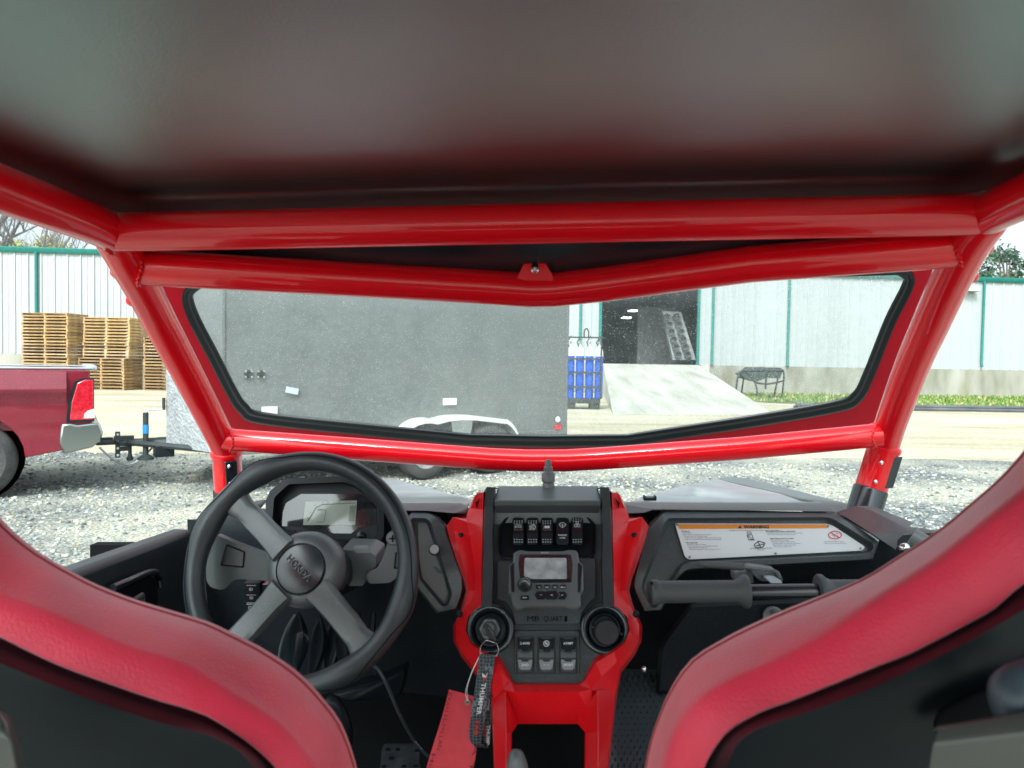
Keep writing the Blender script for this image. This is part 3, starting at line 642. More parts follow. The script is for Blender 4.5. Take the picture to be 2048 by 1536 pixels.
mb.rings([R_(-.04, zr + .03), R_(-.02, zr + .05), R_(.2, zr + .06)], cap1=True)
mb.build('roof_panel', ROOF, car, smooth=60)
# front visor of the roof seen between the two upper bars
mb = MB(); vz = [V(262, 540, 1.085), V(700, 574, 1.16), V(1075, 597, 1.20), V(1500, 552, 1.14), V(1930, 505, 1.075), V(1985, 380, 1.025), V(1075, 415, 1.03), V(205, 425, 1.03)]
mb.slab(vz, (0, .03, .01)); mb.build('roof_visor', PLB, car, tri=True)
# cage -------------------------------------------------------------
RB = .0275
wl = lambda pts, r, name='cage_tube', n=28, k=8: (lambda m: (m.tube(smoothpath(pts, k), r, n), m.build(name, RED, car, smooth=60))[1])(MB())
mb = MB(); mb.tube([V(210, 465, 1.0), V(1988, 428, 1.0)], .0285, 32); mb.build('front_crossbar', RED, car, smooth=60)
mb = MB(); vb = [V(270, 534, 1.082), V(420, 542, 1.085), V(700, 558, 1.125)]
vb2 = [V(1500, 528, 1.10), V(1760, 508, 1.075), V(1928, 495, 1.066)]
mb.tube(vb + [V(960, 573, 1.145), V(1060, 580, 1.155), V(1110, 579, 1.155), V(1200, 569, 1.14)] + vb2, .0285, 32); mb.build('visor_crossbar', RED, car, smooth=60)
lb = [V(440, 878, 1.45), V(700, 897, 1.47), V(980, 918, 1.49), V(1050, 921, 1.492), V(1130, 921, 1.492), V(1200, 917, 1.49), V(1480, 897, 1.46), V(1760, 870, 1.43)]
mb = MB(); mb.tube(lb, .0235, 32); mb.build('windshield_base_bar', RED, car, smooth=60)
pil = {}
for s, P0, pts in (('l', (0, 346), [(212, 459, .985), (232, 482, 1.02), (262, 535, 1.075), (290, 585, 1.135), (318, 640, 1.20), (350, 700, 1.262), (379, 755, 1.32), (437, 868, 1.443), (453, 903, 1.48)]),
                   ('r', (2048, 352), [(1984, 424, .985), (1968, 445, 1.01), (1936, 492, 1.055), (1901, 560, 1.12), (1865, 640, 1.20), (1823, 735, 1.305), (1781, 848, 1.425), (1768, 893, 1.465)])):
    a = V(*pts[0]); sx = a.x + (.0 if s == 'l' else .0)
    back_pts = [Vector((a.x * 1.04, -.5, a.z + .03)), Vector((a.x * 1.03, 0.0, a.z + .03)), Vector((a.x * 1.01, .5, a.z + .025)), Vector((a.x, .86, a.z + .008))]
    mb = MB(); mb.tube(smoothpath(back_pts + [V(*p) for p in pts], 8), .0285, 32); o = mb.build('side_tube', RED, car, smooth=60)
    bot = V(*pts[-1]); up = V(*pts[-2]); d = (bot - up).normalized()
    f2 = V(458, 985, 1.50) if s == 'l' else V(1738, 990, 1.46); d2 = (f2 - bot).normalized()
    mb = MB(); mb.lathe(bot, d2, [(.030, -.004), (.0335, .0), (.0335, .008), (.0305, .011), (.0305, .085), (.030, .088)], 32); cl = mb.build('joint_collar', RED, o, smooth=50)
    mb = MB(); mb.lathe(bot + d2 * .088, d2, [(.031, 0), (.033, .003), (.033, .25)], 32); mb.build('pillar_foot', PLB, car, smooth=50)
    c = bot + d2 * .05 + Vector((.012 if s == 'l' else .014, -.026, 0)); X = Vector((1, .3 if s == 'r' else .9, 0)).normalized(); Yn = X.cross(d2)
    mb = MB(); mb.box(bot + d2 * .052 + Vector((.020, -.0235, 0)), (.026, .004, .066), M=Matrix((X, d2.cross(X), d2)).transposed()); mb.build('clamp_plate', PLB, cl, bevel=.003)
    for q in (.030, .070):
        mb = MB(); mb.lathe(bot + d2 * q + Vector((-.010 if s == 'r' else .018, -.029, 0)), (0, -1, 0), [(.004, 0), (.004, .002), (.002, .003)], 10); mb.build('bolt', CHR, cl)
# outside door-net buttons on the cage
for u, v, y in ((231, 545, 1.088), (262, 601, 1.15), (1975, 497, 1.065), (1946, 553, 1.115)):
    s = -1 if u < 1000 else 1; c = V(u, v, y); mb = MB(); mb.lathe(c - Vector((s * .008, 0, 0)), (s, .0, .25), [(.011, 0), (.012, .006), (.009, .012), (.004, .014)], 16); mb.build('cage_button', RED, car, smooth=60)
# weld beads
for p, q, r in ((pL, (1, -.02, 0), .0300), (pR, (1, 0, 0), .0300), (V(281, 535, 1.078), (1, .15, -.05), .0290), (V(1917, 496, 1.064), (1, -.15, .05), .0288), (V(462, 880, 1.452), (1, .1, 0), .0240), (V(1750, 871, 1.433), (1, -.1, 0), .0240)):
    q = Vector(q).normalized(); sx = 1 if p.x < 0 else -1; cp = p + q * sx * .006
    up = Vector((0, 0, 1)); X = q.cross(up).normalized(); Y2 = q.cross(X)
    mb = MB(); pts = [cp + (X * math.cos(a) + Y2 * math.sin(a)) * r + q * .0012 * math.sin(a * 22) + q * sx * .007 * math.cos(2 * a) for a in [2 * math.pi * i / 88 for i in range(88)]]
    mb.tube(pts, .0026, 6, closed=True); mb.build('weld_bead', RED, car, smooth=60)
# centre tab with bolt
tb = MB(); yt = 1.128
tb.slab(Vl(rnd([(1034, 554), (1050, 523), (1088, 521), (1107, 552), (1107, 562), (1034, 562)], 8), yt), (0, .006, 0)); t_ = tb.build('bracket_tab', RED, car, bevel=.001)
mb = MB(); mb.lathe(V(1070, 540, yt - .001), (0, -1, 0), [(.0068, 0), (.0068, .003), (.0048, .004), (.0048, .009), (.003, .011)], 6); mb.lathe(V(1070, 533, yt - .0005), (0, -1, 0), [(.006, 0), (.0055, .001)], 12, mi=1); mb.build('bolt', [CHR, BLK], t_)
# windshield --------------------------------------------------------
pa, pb = V(318, 645, 1.21), V(437, 872, 1.455)
SB = (pb.y - pa.y) / (pb.z - pa.z); SA = pa.y - SB * pa.z
PW = lambda u, v, off=0: VS(u, v, SA + off, SB)
win = [(1750, 534), (1085, 556), (430, 557), (398, 563), (378, 580), (374, 602), (390, 645), (425, 712), (462, 785), (485, 818), (525, 838), (735, 861), (936, 881), (1090, 884), (1255, 882), (1380, 863), (1510, 843), (1673, 814), (1715, 795), (1740, 748), (1781, 645), (1815, 577), (1819, 552), (1797, 536)]
ws = smoothpath([Vector((u, v, 0)) for u, v in win[3:13]], 5) + smoothpath([Vector((u, v, 0)) for u, v in win[14:]], 5)
ws = [(430, 557)] + [(p.x, p.y) for p in ws[:46]] + [(1090, 884)] + [(p.x, p.y) for p in ws[46:]] + [(1085, 556)]
out_ = [(1905, 470), (1085, 470), (290, 500)]
glass = bpy.data.materials.new('dusty_windshield'); glass.use_nodes = True; t = glass.node_tree; t.nodes.clear(); N, L = t.nodes.new, t.links.new
tr = N('ShaderNodeBsdfTransparent'); tr.inputs[0].default_value = (.95, .965, .96, 1)
gl = N('ShaderNodeBsdfGlossy'); gl.inputs['Roughness'].default_value = .03
df = N('ShaderNodeBsdfDiffuse'); df.inputs[0].default_value = (.80, .84, .82, 1)
dft = N('ShaderNodeBsdfTranslucent'); dft.inputs[0].default_value = (.80, .86, .84, 1); dm = N('ShaderNodeMixShader'); dm.inputs[0].default_value = .6; L(df.outputs[0], dm.inputs[1]); L(dft.outputs[0], dm.inputs[2])
fr = N('ShaderNodeFresnel'); fr.inputs[0].default_value = 1.75; m1 = N('ShaderNodeMixShader'); L(fr.outputs[0], m1.inputs[0]); L(tr.outputs[0], m1.inputs[1]); L(gl.outputs[0], m1.inputs[2])
tc = N('ShaderNodeTexCoord'); vo = N('ShaderNodeTexVoronoi'); vo.inputs['Scale'].default_value = 190; L(tc.outputs['Object'], vo.inputs[0])
nz = N('ShaderNodeTexNoise'); nz.inputs['Scale'].default_value = 12; nz.inputs['Detail'].default_value = 3; L(tc.outputs['Object'], nz.inputs[0])
sp = N('ShaderNodeSeparateColor'); L(vo.outputs['Color'], sp.inputs[0])
sz = N('ShaderNodeMapRange'); sz.inputs[1].default_value = .50; sz.inputs[2].default_value = 1; sz.inputs[3].default_value = 0; sz.inputs[4].default_value = .34; L(sp.outputs[0], sz.inputs[0])
lt = N('ShaderNodeMath'); lt.operation = 'LESS_THAN'; L(vo.outputs['Distance'], lt.inputs[0]); L(sz.outputs[0], lt.inputs[1])
wv = N('ShaderNodeTexNoise'); wv.inputs['Scale'].default_value = 7; wv.inputs['Detail'].default_value = 8; wv.inputs['Distortion'].default_value = 1.5; L(tc.outputs['Object'], wv.inputs[0])
sc = N('ShaderNodeMath'); sc.operation = 'SUBTRACT'; L(wv.outputs[0], sc.inputs[0]); sc.inputs[1].default_value = .5
ab = N('ShaderNodeMath'); ab.operation = 'ABSOLUTE'; L(sc.outputs[0], ab.inputs[0])
ln = N('ShaderNodeMapRange'); ln.inputs[1].default_value = 0; ln.inputs[2].default_value = .006; ln.inputs[3].default_value = .35; ln.inputs[4].default_value = 0; L(ab.outputs[0], ln.inputs[0])
sx = N('ShaderNodeSeparateXYZ'); L(tc.outputs['Object'], sx.inputs[0])
zt = N('ShaderNodeMapRange'); ztop = PW(1085, 590).z; zt.inputs[1].default_value = ztop - .05; zt.inputs[2].default_value = ztop + .05; zt.inputs[3].default_value = 0.0; zt.inputs[4].default_value = 1; L(sx.outputs[2], zt.inputs[0])
l2 = N('ShaderNodeMath'); l2.operation = 'MULTIPLY'; L(ln.outputs[0], l2.inputs[0]); L(zt.outputs[0], l2.inputs[1])
hz = N('ShaderNodeMapRange'); hz.inputs[1].default_value = .3; hz.inputs[2].default_value = .7; hz.inputs[3].default_value = .05; hz.inputs[4].default_value = .11; L(nz.outputs[0], hz.inputs[0])
h2 = N('ShaderNodeMath'); h2.operation = 'MULTIPLY_ADD'; L(zt.outputs[0], h2.inputs[0]); h2.inputs[1].default_value = .14; L(hz.outputs[0], h2.inputs[2])
s1 = N('ShaderNodeMath'); s1.operation = 'MULTIPLY_ADD'; L(lt.outputs[0], s1.inputs[0]); s1.inputs[1].default_value = .6; L(h2.outputs[0], s1.inputs[2])
s2 = N('ShaderNodeMath'); s2.operation = 'ADD'; s2.use_clamp = True; L(s1.outputs[0], s2.inputs[0]); L(l2.outputs[0], s2.inputs[1])
m2 = N('ShaderNodeMixShader'); L(s2.outputs[0], m2.inputs[0]); L(m1.outputs[0], m2.inputs[1]); L(dm.outputs[0], m2.inputs[2]); mo = N('ShaderNodeOutputMaterial'); L(m2.outputs[0], mo.inputs[0])
ctr = [PW(u, v) for u, v in ws]
gp_ = MB(); gp_.add([p + Vector((0, .006, 0)) for p in ctr], [tuple(range(len(ctr)))])
wsd = gp_.build('windshield', glass, car, smooth=0, tri=True); wsd['label'] = 'dusty clear windshield pane'
# seal: rubber with two beads
cen = sum(ctr, Vector()) / len(ctr); mb = MB(); nn = len(ctr)
nrm = Vector((0, -1, SB)).normalized() * -1
nrm = Vector((0, 1, -SB)).normalized()
def sealring(d, h):
    o = []
    uv = inset(ws, d)
    return [PW(u, v) - nrm * h for u, v in uv]
mb.rings([sealring(13, -.004), sealring(13, .004), sealring(10.5, .010), sealring(7, .011), sealring(4, .006), sealring(1, .005), sealring(-2, .012), sealring(-7, .012), sealring(-9, .004), sealring(-9, -.004)])
mb.build('window_seal', SEAL, wsd, smooth=60)
# sheet-metal surround between seal and tubes
def nearest_out(u, v):
    pass
oL = [(255, 515), (318, 645), (437, 872)]; oB = [(437, 882), (740, 905), (1085, 922), (1480, 897), (1762, 866)]; oR = [(1782, 852), (1890, 625), (1950, 480)]; oT = [(1500, 505), (1085, 520), (700, 512)]
per = oT[::-1] + [] ; poly = [(700, 560)] + [(262, 533), (318, 645), (437, 872)] + oB[1:4] + [(1782, 852), (1822, 735), (1866, 640), (1936, 495)] + [(1500, 530), (1085, 580)]
def proj_out(u, v):
    c = Vector((1085, 715)); d = Vector((u, v)) - c; best = None
    for i in range(len(poly)):
        a, b = Vector(poly[i]), Vector(poly[(i + 1) % len(poly)]); e = b - a; den = d.x * e.y - d.y * e.x
        if abs(den) < 1e-9: continue
        tt = ((a.x - c.x) * e.y - (a.y - c.y) * e.x) / den; ss = ((a.x - c.x) * d.y - (a.y - c.y) * d.x) / den
        if tt > 0 and -.001 <= ss <= 1.001 and (best is None or tt < best): best = tt
    return tuple(c + d * best) if best else (u, v)
mb = MB(); inr = inset(ws, -6); oo = [proj_out(*p) for p in inr]
mb.rings([[PW(*p) + nrm * .004 for p in inr], [PW(*p) + nrm * .004 for p in oo]]); mb.rings([[PW(*p) + nrm * .010 for p in inr], [PW(*p) + nrm * .010 for p in oo]])
mb.build('windshield_surround', mat('surround_red', (.50, .002, .016), .45, spec=.15, var=.06), car, smooth=40)

# hood and dash top ---------------------------------------------------
mb = MB()
r_far = [V(1260, 1004, 1.52), V(1300, 989, 1.62), V(1369, 971, 1.85), V(1435, 958, 2.1)]
mb.add([V(1258, 1006, 1.51), V(1296, 989, 1.62), V(1369, 971, 1.85), V(1435, 958, 2.1), V(1500, 968, 2.0), V(1643, 1004, 1.60), V(1650, 1006, 1.51)], [(0, 1, 2, 3, 4, 5, 6)])
mb.add([V(1258, 1003, 1.52), V(1360, 1001, 1.55), V(1455, 988, 1.75), V(1460, 988, 1.76), V(1365, 1006, 1.53)], [(0, 1, 2, 3, 4)], 1)
mb.build('hood', [HOOD, PLD], car, tri=True, smooth=0, bevel=.004)
mb = MB(); mb.add([V(785, 957, 2.1), V(900, 988, 1.66), V(948, 1002, 1.5), V(948, 1012, 1.44), V(560, 1012, 1.44), V(540, 975, 1.9), V(620, 955, 2.15)], [tuple(range(7))]); mb.build('hood', HOOD, car, smooth=0, tri=True)
mb = MB(); mb.slab([V(1433, 957, 2.1), V(1462, 954, 2.15), V(1500, 957, 2.08), V(1708, 1010, 1.55), V(1672, 1025, 1.40), V(1652, 1009, 1.46), V(1560, 985, 1.75)], (0, 0, -.03)); mb.build('fender_strip', PLG, car, tri=True, bevel=.003)
mb = MB(); mb.slab([(-.32, 1.50, CL.z - .40), (.38, 1.50, CL.z - .40), (.42, 2.25, CL.z - .50), (-.36, 2.25, CL.z - .50)], (0, 0, -.03)); mb.slab([(-.78, 1.5, CL.z - .34), (-.32, 1.5, CL.z - .40), (-.36, 2.2, CL.z - .50), (-.78, 2.1, CL.z - .46)], (0, 0, -.03)); mb.slab([(.85, 1.5, CL.z - .36), (.38, 1.5, CL.z - .40), (.42, 2.2, CL.z - .50), (.85, 2.1, CL.z - .46)], (0, 0, -.03)); mb.build('unseen_hood_center', PLD, car)  # unseen dark hood middle, added to darken what the roof reflects
# dash top ledges
mb = MB(); mb.slab([V(1245, 1003, 1.52), V(1640, 1004, 1.52), V(1655, 1010, 1.36), V(1245, 1010.5, 1.36)], (0, 0, -.004)); mb.slab([V(700, 1003, 1.52), V(940, 1003, 1.52), V(934, 1011, 1.36), V(700, 1010.5, 1.36)], (0, 0, -.004)); mb.build('dash_top', mat('dusty_ledge', (.42, .41, .34), .6, var=.2, vscale=20, dust=.3), car, tri=True)
mb = MB(); mb.slab([V(1248, 1010, 1.36), V(1654, 1010, 1.36), V(1673, 1024, 1.33), V(1640, 1023, 1.33), V(1310, 1019, 1.33), V(1290, 1026, 1.33), V(1248, 1028, 1.33)], (0, .02, .001)); mb.build('dash_ledge', PLG, car, bevel=.004, tri=True)
mb = MB(); mb.slab([V(770, 1010, 1.36), V(920, 1011, 1.36), V(934, 1018, 1.33), V(934, 1028, 1.33), V(905, 1027, 1.33), V(850, 1022, 1.33), V(770, 1022, 1.33)], (0, .02, .001)); mb.build('dash_ledge', PLG, car, bevel=.004, tri=True)
# latch on the hood and small mount
mb = MB(); c = V(1299, 997, 1.47); mb.box(c, (.026, .02, .006)); 
for s in (-1, 1): mb.box(c + Vector((s * .011, -.004, .003)), (.004, .018, .008))
mb.build('hood_latch', PLD, car, bevel=.001)
mb = MB(); mb.lathe(V(1097, 990, 1.30), (0, 0, 1), [(.011, -.02), (.011, .022), (.010, .024), (.0125, .026), (.0125, .040), (.010, .043), (.008, .045), (.008, .052), (.006, .054), (.006, .062), (.004, .066)], 20); mb.build('antenna_mount', PLG, car, smooth=40)

# dashboard body (dark backing) ------------------------------------------------
mb = MB(); mb.slab([V(430, 1022, 1.40), V(930, 1020, 1.40), V(1290, 1020, 1.40), V(1700, 1030, 1.40), V(1860, 1130, 1.35), V(1860, 1340, 1.35), V(1230, 1400, 1.45), V(900, 1400, 1.45), V(420, 1340, 1.40), V(400, 1100, 1.38)], (0, .12, -.02)); mb.build('dashboard', PLD, car, tri=True, bevel=.006)
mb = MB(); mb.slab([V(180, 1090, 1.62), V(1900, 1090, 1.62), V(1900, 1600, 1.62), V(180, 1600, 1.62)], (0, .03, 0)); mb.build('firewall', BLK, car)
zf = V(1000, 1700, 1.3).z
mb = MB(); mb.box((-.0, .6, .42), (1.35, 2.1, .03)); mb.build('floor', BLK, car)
# right pod with recess ----------------------------------------------------------
def pod(name, out, rec, lab, mats_, y0, yrec, P=None):
    pass
rec = rnd([(1333, 1036), (1655, 1034), (1668, 1038), (1750, 1089), (1745, 1103), (1725, 1110), (1367, 1127), (1352, 1150), (1316, 1214), (1303, 1219), (1282, 1178), (1284, 1165)], 9, 3)
outp = rnd([(1318, 1020), (1668, 1024), (1745, 1070), (1808, 1118), (1800, 1140), (1768, 1133), (1752, 1121), (1375, 1141), (1352, 1160), (1326, 1215), (1305, 1255), (1294, 1240), (1262, 1172), (1292, 1032)], 10, 3)
def resample(poly, n):
    P = [Vector(p) for p in poly]; L_ = [(P[(i + 1) % len(P)] - P[i]).length for i in range(len(P))]; T = sum(L_); out = []; i = 0; acc = 0
    for k in range(n):
        s = T * k / n
        while acc + L_[i] < s: acc += L_[i]; i += 1
        out.append(tuple(P[i].lerp(P[(i + 1) % len(P)], (s - acc) / L_[i])))
    return out
def match(outer, inner):           # for each outer vertex the nearest inner point, kept in order
    n = len(outer); A_ = resample(inner, n * 4); best = []
    last = None
    for p in outer:
        j = min(range(len(A_)), key=lambda q: (A_[q][0] - p[0]) ** 2 + (A_[q][1] - p[1]) ** 2); best.append(A_[j])
    return best
yp = lambda v: interp(v, [(1010, 1.345), (1035, 1.32), (1110, 1.285), (1140, 1.275), (1260, 1.25)])
def PR(off): return lambda u, v: V(u, v, yp(v) + off)
def podmesh(name, rec, outp, P_, parent, m):
    n = 110; ro = resample(rec, n); oo = match(ro, outp)
    mb = MB(); r1 = inset(ro, 3.5); r2 = inset(ro, 6)
    back = [(p[0], p[1]) for p in oo]
    mb.rings([[P_(.10)(*p) for p in oo], [P_(.012)(*p) for p in oo], [P_(.0)(*((Vector(p) * .75 + Vector(q) * .25))) for p, q in zip(oo, ro)], [P_(-.002)(*p) for p in ro], [P_(.008)(*p) for p in r1], [P_(.016)(*p) for p in r2]], cap1=True)
    return mb.build(name, m, parent, smooth=35, tri=True)
podr = podmesh('glove_panel', rec, outp, PR, car, PLA)
# lower glove box
mb = MB(); lowp = rnd([(1380, 1207), (1420, 1205), (1800, 1190), (1830, 1380), (1310, 1390), (1318, 1300), (1325, 1280)], 12)
mb.rings([[V(u, v, 1.32) for u, v in lowp], [V(u, v, 1.25 + (v - 1200) * .0001) for u, v in lowp], [V(u, v, 1.24 + (v - 1200) * .0001) for u, v in inset(lowp, 8)]], cap1=True); gb = mb.build('glove_box', PLD, car, tri=True, smooth=30)
mb = MB(); kc = V(1546, 1234, 1.235); mb.lathe(kc, (0, -1, .3), [(.018, 0), (.018, .006), (.013, .008), (.012, .006)], 24); mb.box(kc + Vector((0, -.012, .003)), (.007, .010, .026)); mb.build('latch_knob', PLG, gb)
# warning plate
lab = rnd([(1350, 1047), (1654, 1048), (1667, 1052), (1731, 1094), (1724, 1101), (1378, 1119), (1370, 1114)], 4, 2)
LP = PR(.010); L2_ = PR(.0095)
mb = MB(); mb.slab([LP(*p) for p in lab], (0, .003, 0)); 
mb.add([L2_(*p) for p in [(1355, 1048.5), (1652, 1049), (1658, 1056.5), (1359, 1058)]], [(0, 1, 2, 3)], 1)
L3 = PR(.0088)
text(mb, 'WARNING', 1513, 1054, 6.0, L3, 2, ang=0, wid=1.25, bold=.03)
mb.add([L3(1476, 1056.5), L3(1480, 1050.5), L3(1484, 1056.5)], [(0, 1, 2)], 2)
text(mb, 'Improper use of Off-Highway Vehicles Can Cause Severe Injury or Death', 1509, 1060.6, 2.4, L3, 2, bold=.0)
def para(u, v, lines, sz=2.1, du=1.0, head=True):
    for i, s in enumerate(lines):
        b = .03 if (head and i == 0) else 0; k = sz * (1.15 if (head and i == 0) else 1)
        vs, fs = textgeo(s, b); w0 = min(p[0] for p in vs); kk = k / .72
        mb.add([L3(u + (p[0] - w0) * kk * 1.05 + i * du, v + i * sz * 1.72 - p[1] * kk) for p in vs], fs, 2)
para(1363, 1062.5, ['Be Prepared', 'Fasten seat belts', 'Wear a helmet, eye protection and protective gear', 'Check nets and doors latch before driving', 'Occupants must sit in a designated seating position with seat belts', 'Keep hands and feet inside; hold the steering wheel or handholds'], 1.9, 1.3)
para(1372, 1085.5, ['Drive Responsibly', 'Avoid loss of control and rollovers', 'Avoid abrupt maneuvers, skidding, sliding, wheel spins', 'Slow down before entering a turn', 'Plan for hills, rough terrain, ruts and changes in traction'], 1.9, 1.6)
para(1532, 1062.5, ['Be Sure Riders Pay Attention and Plan Ahead', 'If you think or feel the vehicle may tip or roll, brace by pressing', 'Never hold the cage; keep body inside the vehicle'], 1.9, 1.5)
para(1540, 1077, ['Require Proper Use of Your Vehicle', 'Do your part to prevent injuries', 'Do not allow careless or reckless driving', 'Operators must be 16 or older with a valid license', 'Never drive after using alcohol or drugs', 'Never operate on public roads'], 1.9, 1.6)
para(1648, 1083, ['Locate and Read Owner\'s Manual', 'Follow all Instructions and Warnings'], 2.0, 1.2, head=False)
pc = [(1670 + 13 * math.cos(a), 1070 + 7.6 * math.sin(a)) for a in [2 * math.pi * k / 24 for k in range(24)]]
pline(mb, pc, 1.8, L3, 3, closed=True); pline(mb, [(1661, 1064.5), (1679, 1075.5)], 1.8, L3, 3)
for q in ((1664, 1070, 5, 1), (1672, 1067, 4, 1), (1675, 1071, 1, 4), (1669, 1073, 1, 3)): mb.add([L3(q[0], q[1]), L3(q[0] + q[2], q[1]), L3(q[0] + q[2], q[1] + q[3]), L3(q[0], q[1] + q[3])], [(0, 1, 2, 3)], 2)
pline(mb, [(1494, 1064), (1501, 1063.5), (1503, 1067), (1496, 1068)], 1.0, L3, 2, True); pline(mb, [(1494, 1070), (1504, 1069.5), (1507, 1079), (1498, 1079.5)], 1.2, L3, 2, True); pline(mb, [(1496, 1071), (1505, 1079)], 1.0, L3, 2); pline(mb, [(1498, 1080), (1510, 1080)], 1.2, L3, 2)
pline(mb, [(1508, 1090), (1517, 1082), (1530, 1086), (1526, 1094), (1512, 1096)], 1.6, L3, 2, True); pline(mb, [(1512, 1092), (1528, 1088)], 1.6, L3, 2); pline(mb, [(1516, 1083), (1522, 1096)], 1.4, L3, 2)
pline(mb, [(1500, 1097), (1544, 1096)], .7, L3, 2)
text(mb, 'Vehicle rollover', 1522, 1099.5, 1.9, L3, 2, bold=0)
for q in ((1354, 1049.5), (1656, 1052), (1721, 1097), (1379, 1114), (1551, 1107)): mb.add([L3(*p) for p in circ(q[0], q[1], 2.4, 10)], [tuple(range(10))], 4); mb.add([PR(.0082)(*p) for p in circ(q[0], q[1], .9, 6)], [tuple(range(6))], 2)
wl_ = mb.build('warning_plate', [WHT, ORG, INK, REDI, GRYP], podr, smooth=0)
# right corner trim
mb = MB(); mb.add([V(1677, 1025, 1.33), V(1712, 1012, 1.38), V(1740, 1020, 1.38), V(1812, 1056, 1.30), V(1815, 1062, 1.28), V(1795, 1080, 1.27), V(1792, 1100, 1.26), V(1745, 1068, 1.29)], [tuple(range(8))])
mb.add([V(1712, 1012, 1.38), V(1745, 1012, 1.40), V(1830, 1046, 1.32), V(1812, 1056, 1.30), V(1740, 1020, 1.38)], [(0, 1, 2, 3, 4)], 1); mb.build('dash_corner', [PLA, PLG], car, tri=True)
mb = MB(); hc = V(1822, 1075, 1.25); mb.tube([hc, V(1900, 1120, 1.22)], .018, 16); mb.build('door_hinge', PLG, car, smooth=50)
mb = MB(); mb.lathe(V(1809, 1096, 1.235), (-.2, -1, .1), [(.009, 0), (.009, .004), (.006, .007), (.003, .008)], 16); mb.build('bolt', CHR, car)
# grab handle
gh = MB(); gy = 1.06; a0, a1 = V(1497, 1183, gy), V(1645, 1182, gy)
gh.tube([V(1480, 1184, gy), V(1760, 1182, gy)], .0112, 24); bar = gh.build('grab_bar', PLB, car, smooth=60)
ax = (a1 - a0).normalized()
g0 = V(1306, 1184, gy); Lg = (V(1496, 1183, gy) - g0).length
def grip(c, ax, L_, flip):
    m = MB(); pr = [(.0125, -.004), (.0165, -.003), (.0185, .0), (.0185, .007), (.0168, .010)]
    n = 26
    for i in range(n + 1): pr.append((.0165 + (.0002 if i % 2 else -.0002), .012 + (L_ - .032) * i / n))
    pr += [(.0172, L_ - .018), (.0195, L_ - .012), (.0245, L_ - .007), (.0245, L_ - .002), (.0235, L_), (.012, L_)]
    m.lathe(c, ax, pr, 40); return m.build('hand_grip', GRIP, bar, smooth=45)
gp1 = grip(g0, ax, Lg, 1)
grip(V(1830, 1181, gy), -ax, (V(1830, 1181, gy) - V(1636, 1182, gy)).length, -1)
m = MB(); m.lathe(g0 - ax * .003, -ax, [(.0165, 0), (.0165, .002), (.013, .005), (.004, .006)], 24, mi=0)
for v in (1166, 1180, 1194): m.lathe(V(1304, v, gy - .009), (-1, -.6, 0), [(.0025, 0), (.0025, .002)], 10, mi=1)
m.build('end_cap', [RUB, BLK], gp1)
# clamp and lever
mb = MB(); mb.slab([V(u, v, 1.12) for u, v in rnd([(1470, 1148), (1476, 1143), (1505, 1144), (1508, 1166), (1471, 1166)], 3, 2)], (0, .03, 0)); mb.slab([V(u, v, 1.105) for u, v in rnd([(1500, 1142), (1508, 1140), (1558, 1147), (1566, 1156), (1566, 1164), (1522, 1162), (1512, 1155)], 4, 2)], (0, .04, 0)); ck = mb.build('handle_clamp', PLG, car, bevel=.002, tri=True)
mb = MB(); mb.slab([V(1526, 1156, 1.098), V(1550, 1158, 1.085), V(1566, 1167, 1.075), V(1542, 1167, 1.075)], (0, .008, .003)); mb.build('clamp_arm', STE, ck, bevel=.001)
mb = MB(); mb.tube([V(1400, 1128, 1.10), V(1485, 1134, 1.11)], [.0050, .0062], 12); mb.lathe(V(1400, 1128, 1.10), V(1400, 1128, 1.10) - V(1485, 1134, 1.11), [(.005, 0), (.004, .002), (.001, .003)], 12); mb.tube(smoothpath([V(1485, 1134, 1.11), V(1535, 1140, 1.11), V(1552, 1144, 1.105), V(1558, 1152, 1.10), V(1556, 1160, 1.10)], 5), .0030, 10, mi=1); mb.build('clamp_lever', [GRIP, PLG], ck, smooth=60)

# left dash pod with plaque and knob -----------------------------------------------
recl = rnd([(820, 1036), (852, 1036), (862, 1044), (905, 1188), (896, 1212), (884, 1214), (840, 1160), (830, 1120)], 7, 3)
outl = rnd([(800, 1022), (862, 1024), (890, 1040), (936, 1165), (928, 1190), (903, 1250), (880, 1235), (825, 1165), (800, 1100)], 9, 3)
podl = podmesh('dash_pod', recl, outl, PR, car, PLA)
P4 = PR(.011); plq = rnd([(836, 1046), (854, 1046), (896, 1186), (888, 1204), (844, 1156), (838, 1110)], 5, 3)
mb = MB(); mb.slab([P4(*p) for p in plq], (0, .003, 0)); mb.build('plaque', mat('plaque_grey', (.22, .24, .24), .4, dust=.4, dscale=80), podl)
mb = MB(); mb.lathe(V(869, 1100, 1.285), (.15, -1, .35), [(.009, 0), (.009, .014), (.008, .016)], 20, mi=0); mb.lathe(V(869, 1100, 1.285), (.15, -1, .35), [(.0105, 0), (.0105, .004)], 20, mi=1); mb.build('dash_knob', [mat('knob_alu', (.45, .46, .46), .4, .6), PLD], podl)

